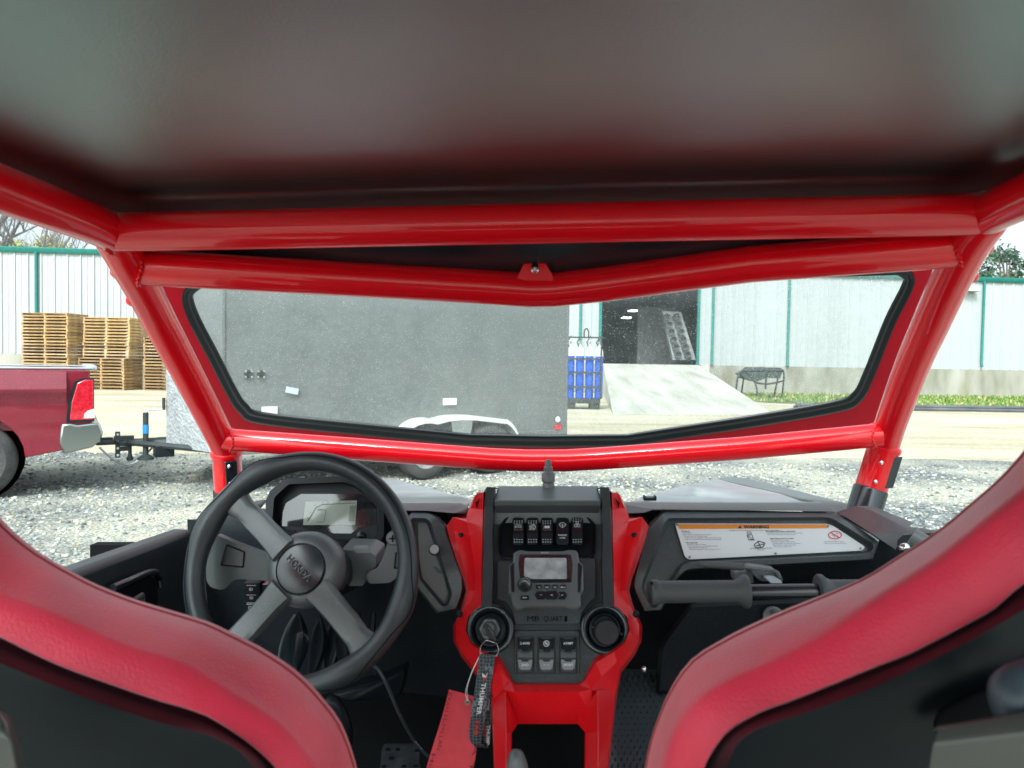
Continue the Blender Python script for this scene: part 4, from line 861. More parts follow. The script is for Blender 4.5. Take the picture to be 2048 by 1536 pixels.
# instrument cluster ------------------------------------------------------------------
yc_ = lambda v: interp(v, [(950, 1.27), (1095, 1.225)])
def PC(off): return lambda u, v: V(u, v, yc_(v) + off)
ch = rnd([(531, 990), (568, 957), (692, 952), (722, 966), (768, 1006), (768, 1072), (757, 1090), (740, 1093), (660, 1091), (548, 1068), (532, 1050)], 7, 3)
ci_ = rnd([(548, 995), (577, 968), (690, 964), (714, 974), (756, 1010), (757, 1068), (748, 1080), (735, 1083), (662, 1081), (556, 1059), (544, 1048)], 5, 3)
n = 90; a_ = resample(ci_, n); b_ = match(a_, ch)
mb = MB(); mb.rings([[V(u, v, yc_(v) + .09) for u, v in b_], [PC(-.022)(*p) for p in b_], [PC(-.024)(*p) for p in a_], [PC(.0)(*p) for p in inset(a_, 3)]], cap1=True); clu = mb.build('instrument_cluster', mat('cluster_black', (.012, .016, .020), .5, spec=.4, bump=.3, bscale=900), car, tri=True, smooth=40)
dg = [(556, 1052), (572, 1006), (602, 988), (732, 988), (753, 1008), (752, 1048), (742, 1052), (718, 1056), (702, 1067), (622, 1066), (606, 1054)]
mb = MB(); mb.slab([PC(-.001)(*p) for p in rnd(dg, 2, 2)], (0, .001, 0)); mb.build('lens', GLOSSB, clu, tri=True)
mb = MB(); q = PC(-.0022); mb.slab([q(611, 1003), q(714, 1001), q(710, 1050), q(606, 1050)], (0, .0008, 0)); q2 = PC(-.0028)
arc = [(614, 1044), (622, 1032), (632, 1015), (645, 1009), (710, 1006)]
pline(mb, arc, 1.2, q2, 1); pline(mb, [(640, 1020), (652, 1020), (648, 1044), (632, 1044)], .8, q2, 1)
text(mb, 'GEAR', 640, 1019.5, 3.2, q2, 1)
for i in range(9): text(mb, str(i), [616, 621, 630, 645, 656, 667, 678, 690, 700][i], [1036, 1026, 1010, 1004.5, 1004.5, 1004.5, 1004.5, 1004.5, 1004.5][i], 3.0, q2, 1 if i < 7 else 2)
pline(mb, [(703, 1016), (711, 1016)], .8, q2, 1); pline(mb, [(703, 1032), (711, 1032)], .8, q2, 1); pline(mb, [(707, 1016), (707, 1032)], .9, q2, 1); pline(mb, [(704, 1022), (710, 1026)], .8, q2, 1)
mb.add([q2(700, 1011), q2(712, 1011), q2(708.5, 1043), q2(697, 1043)], [(0, 1, 2, 3)], 3)  # darker green block at the right of the display
mb.build('lcd_display', [LCD, INK, REDI, LCDG], clu, smooth=0, tri=True)
mb = MB(); pb_ = V(722, 1071, yc_(1071) - .003); mb.lathe(pb_, (0, -1, .3), [(.007, 0), (.007, .002), (.0045, .003), (.0045, .007), (.003, .008)], 20); mb.build('push_button', PLB, clu)
mb = MB(); q3 = PC(-.004); mb.slab([q3(*p) for p in [(567, 1059), (589, 1060), (588, 1078), (567, 1077)]], (0, .002, 0))
q4 = PC(-.0048)
mb.add([q4(*p) for p in [(569, 1066), (580, 1066), (587, 1062), (585, 1068), (581, 1071), (577, 1071), (581, 1074), (586, 1076), (578, 1076), (572, 1073), (569, 1075)]], [tuple(range(11))], 1); mb.build('badge', [PLD, WHT], clu, tri=True, smooth=0)

# steering column and wheel ---------------------------------------------------------------
mb = MB(); mb.tube([V(640, 1145, 1.06), V(690, 1130, 1.30)], [.045, .05], 20); mb.build('steering_column', PLD, car, smooth=50)
def ang_slab(pts, y, th, m, parent, name, bev=.003): b = MB(); b.slab([V(u, v, y) for u, v in pts], (0, th, .004)); return b.build(name, m, parent, bevel=bev, tri=True)
shr = ang_slab(rnd([(680, 1100), (735, 1102), (752, 1112), (752, 1136), (730, 1140), (728, 1168), (724, 1172), (690, 1172)], 5, 3), 1.10, .06, PLG, car, 'column_shroud')
ang_slab(rnd([(706, 1097), (736, 1097), (740, 1106), (712, 1106)], 2, 2), 1.095, .004, GRYP, shr, 'column_label', 0)
# shift paddles
for poly_, hole in (([(424, 1076), (434, 1070), (470, 1086), (560, 1120), (570, 1164), (475, 1158), (463, 1164), (450, 1178), (440, 1180), (420, 1174), (412, 1160), (412, 1130)], [(453, 1090), (488, 1104), (486, 1134), (442, 1130)]),
                    ([(789, 1043), (800, 1040), (810, 1060), (806, 1110), (800, 1150), (780, 1166), (740, 1168), (733, 1160), (734, 1146), (752, 1140), (766, 1114)], [(792, 1106), (801, 1104), (797, 1137), (789, 1136)])):
    hp = rnd(hole, 2, 2); op = resample(rnd(poly_, 6, 3), 60); yy = 1.075
    h2_ = match(op, hp) if False else None
    pdl = MB(); pdl.slab([V(u, v, yy) for u, v in rnd(poly_, 6, 3)], (0, .012, 0)); po = pdl.build('shift_paddle', PLG, car, bevel=.003, tri=True)
    hh = MB(); hh.rings([[V(u, v, yy - .0015) for u, v in rnd(inset(hole, -1.5), 2, 2)], [V(u, v, yy - .003) for u, v in hp], [V(u, v, yy + .004) for u, v in rnd(inset(hole, 3), 2, 2)]], cap1=True); hh.build('paddle_recess', PLD, po, smooth=0)
sc_ = MB(); sc_.lathe(V(789, 1076, 1.07), (0, -1, .2), [(.011, 0), (.011, .010), (.009, .012)], 20); sc_.box(V(789, 1076, 1.07) + Vector((0, -.0125, .002)), (.011, .002, .002), mi=1); sc_.box(V(789, 1076, 1.07) + Vector((0, -.0125, .002)), (.002, .002, .011), mi=1); sc_.build('column_screw', [PLG, BLK], car)
st = ang_slab(rnd([(466, 1018), (520, 1008), (523, 1012), (498, 1045), (520, 1050), (505, 1055), (470, 1040)], 4, 2), 1.12, .02, PLG, car, 'turn_stalk')
# wheel: rim as tube around a tilted circle
wc = V(601, 1138, 1.02)
e1 = V(842, 1137, 1.02 - .0) - wc; e1 = Vector((e1.x, 0, e1.z)).normalized()
tilt = math.radians(18); n0 = Vector((0, -math.cos(tilt), math.sin(tilt))).normalized()      # towards the driver
e1 = (e1 - n0 * e1.dot(n0)).normalized(); e2 = n0.cross(e1).normalized(); e2 = e2 if e2.z > 0 else -e2
def RW(a, r, h=0): a = math.radians(a); return wc + (e1 * math.cos(a) + e2 * math.sin(a)) * r + n0 * h
RR_ = 224 / F * 1.02
sw = MB(); npt = 144; pts = []; rr_ = []
for i in range(npt):
    a = 360 * i / npt; b = 0
    for ac in (138, -6, -42, -138+ -0):     # thumb bulges beside the spokes
        pass
    wob = .0
    for ac, wd in ((118, 9), (158, 9), (-18, 9), (-62, 9)):
        wob += math.exp(-((a - ac + 180) % 360 - 180) ** 2 / (2 * wd * wd))
    pts.append(RW(a, RR_ + .0006 * wob)); rr_.append(.0150 + .0038 * min(1, wob) - .0006 * (1 if abs((a + 100 + 180) % 360 - 180) < 18 else 0))
sw.tube(pts, rr_, 28, closed=True); rim = sw.build('steering_wheel', LEA, car, smooth=80)
# moulded seam lines on the rim
for off in (1,):
    sm = MB(); pp = []
    for i in range(npt):
        a = 360 * i / npt; wob = 0
        for ac, wd in ((118, 7), (158, 7), (-18, 7), (-62, 7)): wob += math.exp(-((a - ac + 180) % 360 - 180) ** 2 / (2 * wd * wd))
        ph = math.radians(62 - 38 * min(1, wob)); rr1 = rr_[i] + .0001; pp.append(RW(a, RR_ + .0006 * wob + rr1 * math.cos(ph), rr1 * math.sin(ph)))
    sm.tube(pp, .0008, 6, closed=True); sm.build('rim_seam', BLK, rim)
def spoke(a, w0, w1, h0=.004):
    b = MB(); rs = []
    ra = math.radians(a)
    for r, ww, h, th in ((.040, w0 * 1.15, .016, .028), (.060, w0, .012, .026), (.085, w0 * .95, .006, .024), (.11, w0 * .98, .002, .021), (.132, w1, .000, .018), (.150, w1 * 1.30, -.001, .015), (.163, w1 * 1.7, -.002, .010)):
        d = e1 * math.cos(ra) + e2 * math.sin(ra); s = -e1 * math.sin(ra) + e2 * math.cos(ra); c = wc + d * r - n0 * .026 * max(0, 1 - r / .155) ** .7
        prof_ = [(-.5, -.4), (-.5, .1), (-.40, .45), (-.2, .5), (.2, .5), (.40, .45), (.5, .1), (.5, -.4), (.3, -.5), (-.3, -.5)]
        rs.append([c + s * ww * px_ + n0 * (h + th * pz) for px_, pz in prof_])
    b.rings(rs, cap0=True, cap1=True); return b.build('spoke', SPK, rim, smooth=50)
spoke(138, .037, .034); spoke(-47, .038, .036); spoke(-132, .038, .036)
hubc = wc - n0 * .028
b = MB(); b.lathe(hubc, n0, [(.030, -.05), (.055, -.03), (.058, -.005), (.0565, .012), (.050, .022), (.0430, .0265), (.0385, .0270), (.0375, .0240)], 48, cap0=True); b.build('hub', SPK, rim, smooth=60)
b = MB(); b.lathe(hubc, n0, [(.0370, .020), (.0370, .0275), (.0350, .0300), (.025, .0320), (.0, .0330)], 48, cap1=False)
def HP(u, v): return hubc + e1 * u + e2 * (-v) + n0 * (.0330 - .0030 * ((u * u + v * v) / .035 ** 2) + .0010)
text(b, 'HONDA', -.0005, -.0005, .0098, HP, 1, ang=43, wid=1.0, bold=.035); text(b, 'HONDA', -.0014, -.0014, .0098, lambda u, v: HP(u, v) - n0 * .0004, 2, ang=43, bold=.05); b.build('horn_cap', [PLB, PLD, GRYP], rim, smooth=40)  # offset grey copy paints the lit edge of the embossed letters

# light switch stack left of the column
lsw = ang_slab(rnd([(488, 1166), (520, 1166), (518, 1232), (486, 1232)], 2, 2), 1.16, .03, PLD, car, 'light_switch')
b = MB(); q = lambda u, v: V(u, v, 1.1585)
text(b, 'ID', 502, 1179, 5.5, q, 0); text(b, 'ID', 503, 1196, 5.5, q, 0); text(b, 'OFF', 504, 1216, 6.5, q, 0)
for v in (1171, 1190, 1206, 1209): pline(b, [(493, v), (512, v)], .9, q, 0)
pline(b, [(490, 1228), (518, 1230)], 1.5, q, 0); b.build('switch_marking', WHT, lsw, smooth=0)
hz_ = ang_slab(rnd([(523, 1168), (546, 1170), (544, 1212), (522, 1212)], 2, 2), 1.165, .02, GLOSSB, car, 'hazard_switch'); b = MB(); q = lambda u, v: V(u, v, 1.163)
b.add([q(528, 1190), q(538, 1190), q(537, 1202), q(527, 1202)], [(0, 1, 2, 3)]); b.build('switch_lens', REDI, hz_)
# dark shrouds under the dash (boots around the shaft)
for i, (u0, u1, yy) in enumerate(((560, 600, 1.28), (610, 638, 1.24), (640, 668, 1.26), (676, 700, 1.22), (706, 722, 1.26), (742, 752, 1.25))):
    b = MB(); k = 10; c_ = 1 if i < 3 else 0
    L0 = [(u0 + 30 * c_ * (1 - j / k) - (6 * math.sin(j * .4)), 1225 + 125 * j / k) for j in range(k + 1)]; R0 = [(u1 + 18 * math.sin(j * .35) * c_, 1225 + 125 * j / k) for j in range(k + 1)]
    rs = [[V(l[0], l[1], yy), V((l[0] * 3 + r[0]) / 4, l[1], yy - .012), V((l[0] + 3 * r[0]) / 4, l[1], yy - .012), V(r[0], r[1], yy)] for l, r in zip(L0, R0)]
    b.rings(rs, closed=False); b.build('column_boot', PLD if i % 2 else PLB, car, smooth=60)
b = MB(); b.tube(smoothpath([V(590, 1230, 1.25), V(572, 1260, 1.24), V(560, 1300, 1.24), V(556, 1350, 1.26)], 5), .0025, 8); b.build('wire', PLG, car)
b = MB(); b.slab([V(660, 1390, 1.25), V(770, 1360, 1.28), V(810, 1340, 1.3), V(800, 1395, 1.3), V(700, 1405, 1.25)], (0, .05, 0)); b.build('knee_panel', PLD, car, tri=True, bevel=.005)

# centre console ---------------------------------------------------------------------------
yk = lambda v: interp(v, [(980, 1.25), (1030, 1.262), (1115, 1.20), (1225, 1.135), (1370, 1.075), (1385, 1.06)])
def K(off=0): return lambda u, v: V(u, v, yk(v) + off)
k0 = K()
# red side wings, faceted
def wing(side):
    X = (lambda u: u) if side < 0 else (lambda u: 2190.5 - u)
    b = MB(); P_ = lambda u, v, o: V(X(u), v, yk(v) + o)
    # columns: outer edge, mid crease, inner edge
    rows = [[(948, 993, .03), (951, 990, .004), (957, 985, .0), (967, 985, -.02)],
        [(937, 1018, .03), (941, 1017, .006), (950, 1017, .002), (966, 1020, -.02)],
        [(930, 1040, .03), (933, 1038, .004), (944, 1047, -.010), (965, 1050, -.018)],
        [(893, 1052, .03), (906, 1034, .0), (934, 1044, -.004), (965, 1054, -.018)],
        [(899, 1076, .03), (908, 1062, .0), (940, 1074, .012), (965, 1082, -.016)],
        [(913, 1120, .03), (922, 1114, .002), (946, 1115, .014), (964, 1115, -.016)],
        [(927, 1160, .03), (934, 1158, .004), (950, 1155, .012), (963, 1155, -.016)],
        [(932, 1182, .03), (937, 1182, .004), (950, 1182, .006), (963, 1185, -.016)],
        [(921, 1222, .03), (929, 1214, .004), (940, 1205, .000), (962, 1211, -.016)],
        [(906, 1252, .04), (912, 1250, .010), (920, 1248, .002), (936, 1234, -.016)],
        [(907, 1282, .04), (912, 1280, .010), (920, 1276, .002), (931, 1262, -.016)],
        [(921, 1311, .04), (925, 1307, .012), (932, 1300, .002), (940, 1286, -.016)],
        [(947, 1345, .04), (950, 1338, .008), (957, 1324, -.006), (962, 1303, -.014)],
        [(980, 1387, .04), (982, 1382, .004), (987, 1353, -.0145), (999, 1326, -.0125)],
        [(984, 1402, .04), (988, 1396, .004), (1007, 1379.5, -.0145), (1020, 1362, -.0115)]]
    if side > 0:
        rows[-2] = [(954, 1378, .04), (957, 1374, .004), (987, 1353, -.0145), (999, 1326, -.0125)]; rows[-1] = [(956, 1396, .04), (962, 1392, .004), (1007, 1379.5, -.0145), (1020, 1362, -.0115)]
    rs = [[P_(*p) for p in r] for r in rows]
    rs = [[r[0] + Vector((0, .12, -.01))] + r + [r[3] + Vector((0, .02, 0))] for r in rs]
    b.rings(rs, closed=False)
    o = b.build('console_wing', REDP, con, smooth=22)
    for u, v, o_ in ((921.5, 1071, .008), (919, 1228, -.0)):
        b = MB(); b.lathe(P_(u, v, o_), (side * .3, -1, .3), [(.0055, 0), (.0055, .003), (.003, .0055)], 14); b.build('push_clip', PLD, o, smooth=50)
    b = MB(); tri_ = [(951, 1005, -.008), (960, 996, -.012), (953, 1018, -.004)]; b.slab([P_(*p) for p in tri_], (0, .002, 0)); b.build('wing_slot', PLD, o)
con = MB()
# face plate (dark) spanning between the wings
fp = [(964, 1045), (964, 1100), (962, 1211), (934, 1238), (931, 1262), (940, 1288), (962, 1305), (1000, 1326), (1022, 1362), (1030, 1368), (1160, 1368), (1168, 1362), (1190.5, 1326), (1228.5, 1305), (1250.5, 1288), (1259.5, 1262), (1256.5, 1238), (1228.5, 1211), (1226.5, 1100), (1226.5, 1045)]
rows = []
for v in (990, 1052, 1085, 1115, 1150, 1180, 1211, 1238, 1262, 1288, 1305, 1326, 1362, 1370):
    lo_ = {990: 966, 1052: 965, 1085: 964, 1115: 964, 1150: 963, 1180: 962.5, 1211: 962, 1238: 934, 1262: 931, 1288: 940, 1305: 962, 1326: 999, 1362: 1021, 1370: 1030}[v]
    hi_ = 2190.5 - lo_; rows.append([k0(lo_ + (hi_ - lo_) * j / 6, v) + Vector((0, .014 if v < 1120 else 0.004, 0)) for j in range(7)])
con.rings(rows, closed=False)
con = con.build('center_console', PLA, car, smooth=20)
wing(-1); wing(1)
# black rails at both sides of the face
for s in (-1, 1):
    X = (lambda u: u) if s < 0 else (lambda u: 2190.5 - u); b = MB()
    rr_rows = [[(966, 986), (973, 974), (990, 974), (992, 982)], [(965, 1012), (970, 1012), (986, 1012), (990, 1014)], [(964, 1078), (968, 1078), (984, 1078), (988, 1080)], [(962, 1140), (966, 1140), (986, 1140), (989, 1140)], [(961, 1190), (965, 1190), (984, 1190), (987, 1192)], [(960, 1214), (964, 1214), (984, 1214), (987, 1214)]]
    offs = [.00, -.026, -.026, .004]
    b.rings([[K(o_)(X(u), v) for (u, v), o_ in zip(r, offs)] for r in rr_rows], closed=False)
    b.add([K(-.026)(X(973), 974), K(-.026)(X(990), 974), K(.06)(X(1000), 978), K(.06)(X(972), 978)], [(0, 1, 2, 3)]); b.build('console_rail', RAIL, con, smooth=20)
# visor over the switches
b = MB(); b.rings([[k0(992, 982) + Vector((0, .05, 0)), k0(1199, 982) + Vector((0, .05, 0))], [K(-.030)(989, 1001), K(-.030)(1201, 1001)], [K(-.028)(989, 1011), K(-.028)(1201, 1011)], [K(.010)(994, 1030), K(.010)(1196, 1030)]], closed=False); b.build('switch_visor', PLG, con, smooth=0, bevel=.002)
# switch recess plate
oc = rnd([(1001, 1054), (1020, 1031), (1169, 1031), (1187, 1050), (1187, 1104), (1176, 1115), (1011, 1115), (1001, 1104)], 3, 2)
b = MB(); b.rings([[K(.004)(*p) for p in inset(oc, -4)], [K(.002)(*p) for p in oc], [K(.010)(*p) for p in inset(oc, 2)]], cap1=True); rp = b.build('switch_panel', PLD, con, smooth=20)
def icon_roof(b, u, v, q): text(b, 'ROOF', u, v, 3.8, q, 1); pline(b, [(u - 6, v - 4), (u + 6, v - 4)], 1, q, 1)
def icon_beam(b, u, v, q):
    pline(b, [(u + 1, v - 5), (u + 1, v + 5), (u + 4, v + 4), (u + 6, v), (u + 4, v - 4)], 1.3, q, 1, True)
    for d in (-4, -1.5, 1, 3.5): pline(b, [(u - 1, v + d), (u - 6, v + d + 1.5)], 1.1, q, 1)
def icon_horn(b, u, v, q):
    for s in (-1, 1): b.add([q(u, v - 1), q(u + s * 2.5, v - 3.5), q(u + s * 6, v), q(u + s * 2.5, v + 3.5), q(u, v + 1)], [(0, 1, 2, 3, 4)], 1)
def icon_wipe(b, u, v, q):
    pline(b, [(u - 7, v - 2), (u - 4, v - 5), (u, v - 6), (u + 4, v - 5), (u + 7, v - 2), (u + 3, v + 3), (u - 3, v + 3)], 1, q, 1, True); pline(b, [(u, v + 5), (u, v - 3)], 1, q, 1); pline(b, [(u - 5, v - 1), (u + 5, v - 1)], .8, q, 1)
    text(b, 'WASHER', u, v + 19.5, 3.2, q, 1, wid=1); text(b, 'WIPER', u, v + 25, 2.9, q, 1)
def icon_fan(b, u, v, q):
    for k in range(3):
        a = math.radians(90 + 120 * k); pline(b, circ(u + 3.4 * math.cos(a), v - 3.4 * math.sin(a), 2.6, 10), 1.1, q, 1, True)
    pline(b, circ(u, v, 1, 6), .8, q, 1, True)
for (a_u, b_u, iv, ic) in ((1024, 1049, 1054, icon_roof), (1052.5, 1077.6, 1054, icon_beam), (1081, 1107, 1054, icon_horn), (1111, 1139, 1051, icon_wipe), (1142, 1167, 1049, icon_fan)):
    b = MB(); rnds = ic is icon_wipe; sh = lambda v, e=0: -.004 - .0075 * math.sin(math.pi * min(1, max(0, (v - 1035) / 54))) * (1 if True else 0)
    vs_ = [1035.5, 1037, 1044, 1052, 1062, 1074, 1085, 1088.5, 1089.5]; rws = []
    for i, v in enumerate(vs_):
        tp = (3 if i in (0, 8) else 1 if i in (1, 7) else 0) * (1.8 if rnds else 1); h = (.0 if i in (0, 8) else 0)
        rws.append([K(.010)(a_u + tp, v), K(sh(v) + .004)(a_u + tp + .3, v), K(sh(v))(a_u + tp + 2, v), K(sh(v))(b_u - tp - 2, v), K(sh(v) + .004)(b_u - tp - .3, v), K(.010)(b_u - tp, v)])
    b.rings(rws, closed=False)
    q = lambda u, v: K(sh(v) - .0008)(u, v)
    um = (a_u + b_u) / 2; ic(b, um, iv, q)
    if not rnds:
        for r_ in ((1042, 1046) if ic is not icon_fan else (1038, 1042)) + (1079, 1084):
            for j in range(4): x_ = a_u + 5 + j * 5; pline(b, [(x_ - 1.2, r_), (x_ + 1.2, r_)], 1.1, q, 1)
        pline(b, [(um - 7, iv - 6), (um + 7, iv - 6), (um + 7, iv + 6), (um - 7, iv + 6)], .5, q, 2, True)
    b.build('rocker_switch', [PLB, WHT, GRYP], rp, smooth=40)
# radio housing plate behind the radio
hp_ = [(993, 1121), (1022, 1121), (1030, 1115), (1160, 1115), (1166, 1116), (1192, 1116), (1192, 1196), (1180, 1205), (1165, 1225), (1160, 1249), (1030, 1250), (1024, 1222), (1010, 1205), (993, 1200)]
b = MB(); b.rings([[K(.012)(*p) for p in hp_], [K(-.006)(*p) for p in hp_], [K(-.009)(*p) for p in inset(hp_, 2)]], cap1=True); rp2 = b.build('radio_bezel', PLA, con, smooth=20, tri=True)
b = MB(); q = K(-.0100); text(b, 'MB', 1066, 1238, 11.5, q, 0, wid=1.2, bold=0); text(b, 'QUART', 1106, 1238, 10.5, q, 0, wid=.78, bold=0)
b.add([q(1129, 1232), q(1134.5, 1232), q(1134.5, 1243.5), q(1129, 1243.5)], [(0, 1, 2, 3)]); b.build('embossed_lettering', BLK, rp2, smooth=0)
# radio
yr = lambda v: interp(v, [(1100, 1.175), (1225, 1.095)])
def KR(off=0): return lambda u, v: V(u, v, yr(v) + off)
ro = rnd([(1027, 1106), (1033, 1103), (1040, 1100), (1055, 1103), (1125, 1103), (1138, 1100), (1152, 1101), (1156, 1106), (1158, 1122), (1166, 1130), (1167, 1180), (1160, 1190), (1162, 1212), (1155, 1217), (1140, 1217), (1132, 1213), (1050, 1213), (1042, 1218), (1030, 1218), (1024, 1208), (1022, 1190), (1017, 1185), (1019, 1130), (1027, 1122)], 3, 2)
b = MB(); b.rings([[KR(.05)(u, v + 6) for u, v in ro], [KR(.006)(u, v + 3) for u, v in ro], [KR(.0)(*p) for p in ro], [KR(-.003)(*p) for p in inset(ro, 3)]], cap1=True); rad = b.build('radio', PLG, con, smooth=25, tri=True)
b = MB(); sc1 = rnd([(1039, 1109), (1142, 1109), (1145, 1128), (1143, 1165), (1066, 1166), (1054, 1158), (1040, 1156), (1037, 1128)], 3, 2); b.slab([KR(-.0040)(*p) for p in sc1], (0, .001, 0)); b.build('screen_glass', GLOSSB, rad, tri=True, smooth=0)
b = MB(); b.slab([KR(-.0048)(*p) for p in rnd([(1049, 1116), (1133, 1116), (1134, 1158), (1062, 1158), (1056, 1154), (1048, 1153)], 3, 2)], (0, .0008, 0)); b.build('screen', SCR, rad, tri=True, smooth=0)
b = MB(); kc = KR(-.003)(1049.5, 1171); b.lathe(kc, (0, -1, .55), [(.0115, 0), (.0115, .010), (.0105, .0125), (.009, .0125), (.008, .0115), (.0, .0115)], 32, cap1=False); b.build('volume_knob', PLB, rad, smooth=50)
def btn(pts, txt, sz=2.4, nm='radio_button', y=0):
    b = MB(); rd = rnd(pts, 1.5, 2); b.rings([[KR(-.002)(*p) for p in rd], [KR(-.006)(*p) for p in rd], [KR(-.0065)(*p) for p in inset(rd, .8)]], cap1=True)
    cu = sum(p[0] for p in pts) / len(pts); cv = sum(p[1] for p in pts) / len(pts); text(b, txt, cu, cv, sz, KR(-.0072), 1); b.build(nm, [PLB, WHT], rad, smooth=20, tri=True)
for i, s in enumerate(('1/Q', 'BND', 'SRC', 'MENU')): u = 1072 + i * 16; btn([(u, 1169), (u + 12, 1169), (u + 12, 1177), (u + 10, 1178), (u + 2, 1178), (u, 1177)], s)
btn([(1069, 1190), (1074, 1182), (1090, 1182), (1094, 1186), (1090, 1199), (1074, 1199)], '<<', 3); btn([(1088, 1190), (1093, 1181), (1113, 1181), (1118, 1190), (1113, 1199), (1093, 1199)], '>II', 3); btn([(1116, 1183), (1130, 1183), (1135, 1190), (1130, 1199), (1115, 1199), (1120, 1190)], '>>', 3)
btn([(1041, 1191), (1058, 1191), (1059, 1200), (1040, 1200)], 'PWR', 2.8)
for X in (lambda u: u, lambda u: 2184 - u):
    b = MB(); b.slab([KR(-.004)(X(u), v) for u, v in [(1019, 1132), (1027, 1124), (1029, 1128), (1029, 1186), (1022, 1184)]], (0, .02, 0)); b.build('radio_side_grip', PLB, rad, bevel=.001)
b = MB(); text(b, 'MB QUART', 1090, 1105.5, 2.2, KR(-.0042), 0); b.build('radio_marking', WHT, rad, smooth=0)
# ignition ring (left) and socket ring (right)
for u, kind in ((980.7, 'ignition'), (1209.3, 'socket')):
    c = K(-.004)(u, 1258.6); ax_ = Vector((0, -1, .42)).normalized(); k_ = 1.11 / F
    b = MB(); b.lathe(c - ax_ * .008, ax_, [(49.5 * k_, 0), (49.5 * k_, .014), (47.5 * k_, .017), (42 * k_, .018), (38 * k_, .016), (33 * k_, .006), (31 * k_, .002)], 48, cap0=True); rg = b.build(kind + '_bezel', PLB, con, smooth=50)
    if kind == 'ignition':
        b = MB(); b.lathe(c, ax_, [(30 * k_, -.004), (30 * k_, .004), (24 * k_, .006), (22 * k_, .010), (19 * k_, .010)], 36, mi=0); b.lathe(c, ax_, [(21 * k_, .010), (21 * k_, .012)], 6, mi=1); b.build('ignition_lock', [PLD, PLG], rg, smooth=40)
        b = MB(); qq = lambda x, y_: c + ax_ * .0102 + Vector((x * k_, 0, 0)) + ax_.cross(Vector((1, 0, 0))) * y_ * k_
        ux = Vector((1, 0, 0)); uy = ux.cross(ax_); uy = uy if uy.z > 0 else -uy
        qq = lambda x, y_: c - ax_ * .008 + ax_ * .0188 + ux * x * k_ + uy * -y_ * k_
        pline(b, [(0, -46), (0, -40)], 1.0, qq, 0); pline(b, circ(-30, -33, 2.6, 10), .8, qq, 0, True); pline(b, [(26, -36), (23, -32)], .9, qq, 0); pline(b, [(29, -34), (26, -30)], .9, qq, 0); b.build('position_marks', GRYP, rg, smooth=0)
    else:
        b = MB(); c2 = c + Vector((0, 0, -.0)); b.lathe(c2, ax_, [(31 * k_, .0), (31 * k_, .004), (27 * k_, .005), (25 * k_, .0)], 36); b.build('socket_well', PLD, rg, smooth=50)
        c3 = c + ax_ * .004 + Vector((.002, 0, -.006)); b = MB(); b.lathe(c3, ax_, [(24 * k_, 0), (24.5 * k_, .004), (24 * k_, .016), (22 * k_, .018)], 40); 
        ux = Vector((1, 0, 0)); uy = ux.cross(ax_); uy = uy if uy.z > 0 else -uy; qq = lambda x, y_: c3 + ax_ * .0186 + ux * x * k_ - uy * y_ * k_
        for m_ in range(-6, 7, 4): text(b, 'o o o', 0, m_ * 1.6, 3.0, qq, 1, bold=0)
        b.tube([c3 + ux * .018 + ax_ * .004, c3 + ux * .026 - uy * .002 + ax_ * .006], .0025, 8); b.tube([c3 - ux * .018 + ax_ * .004 + uy * .008, c3 - ux * .024 + uy * .010 + ax_ * .004], .003, 8); b.build('socket_cap', [RUB, PLD], rg, smooth=50)
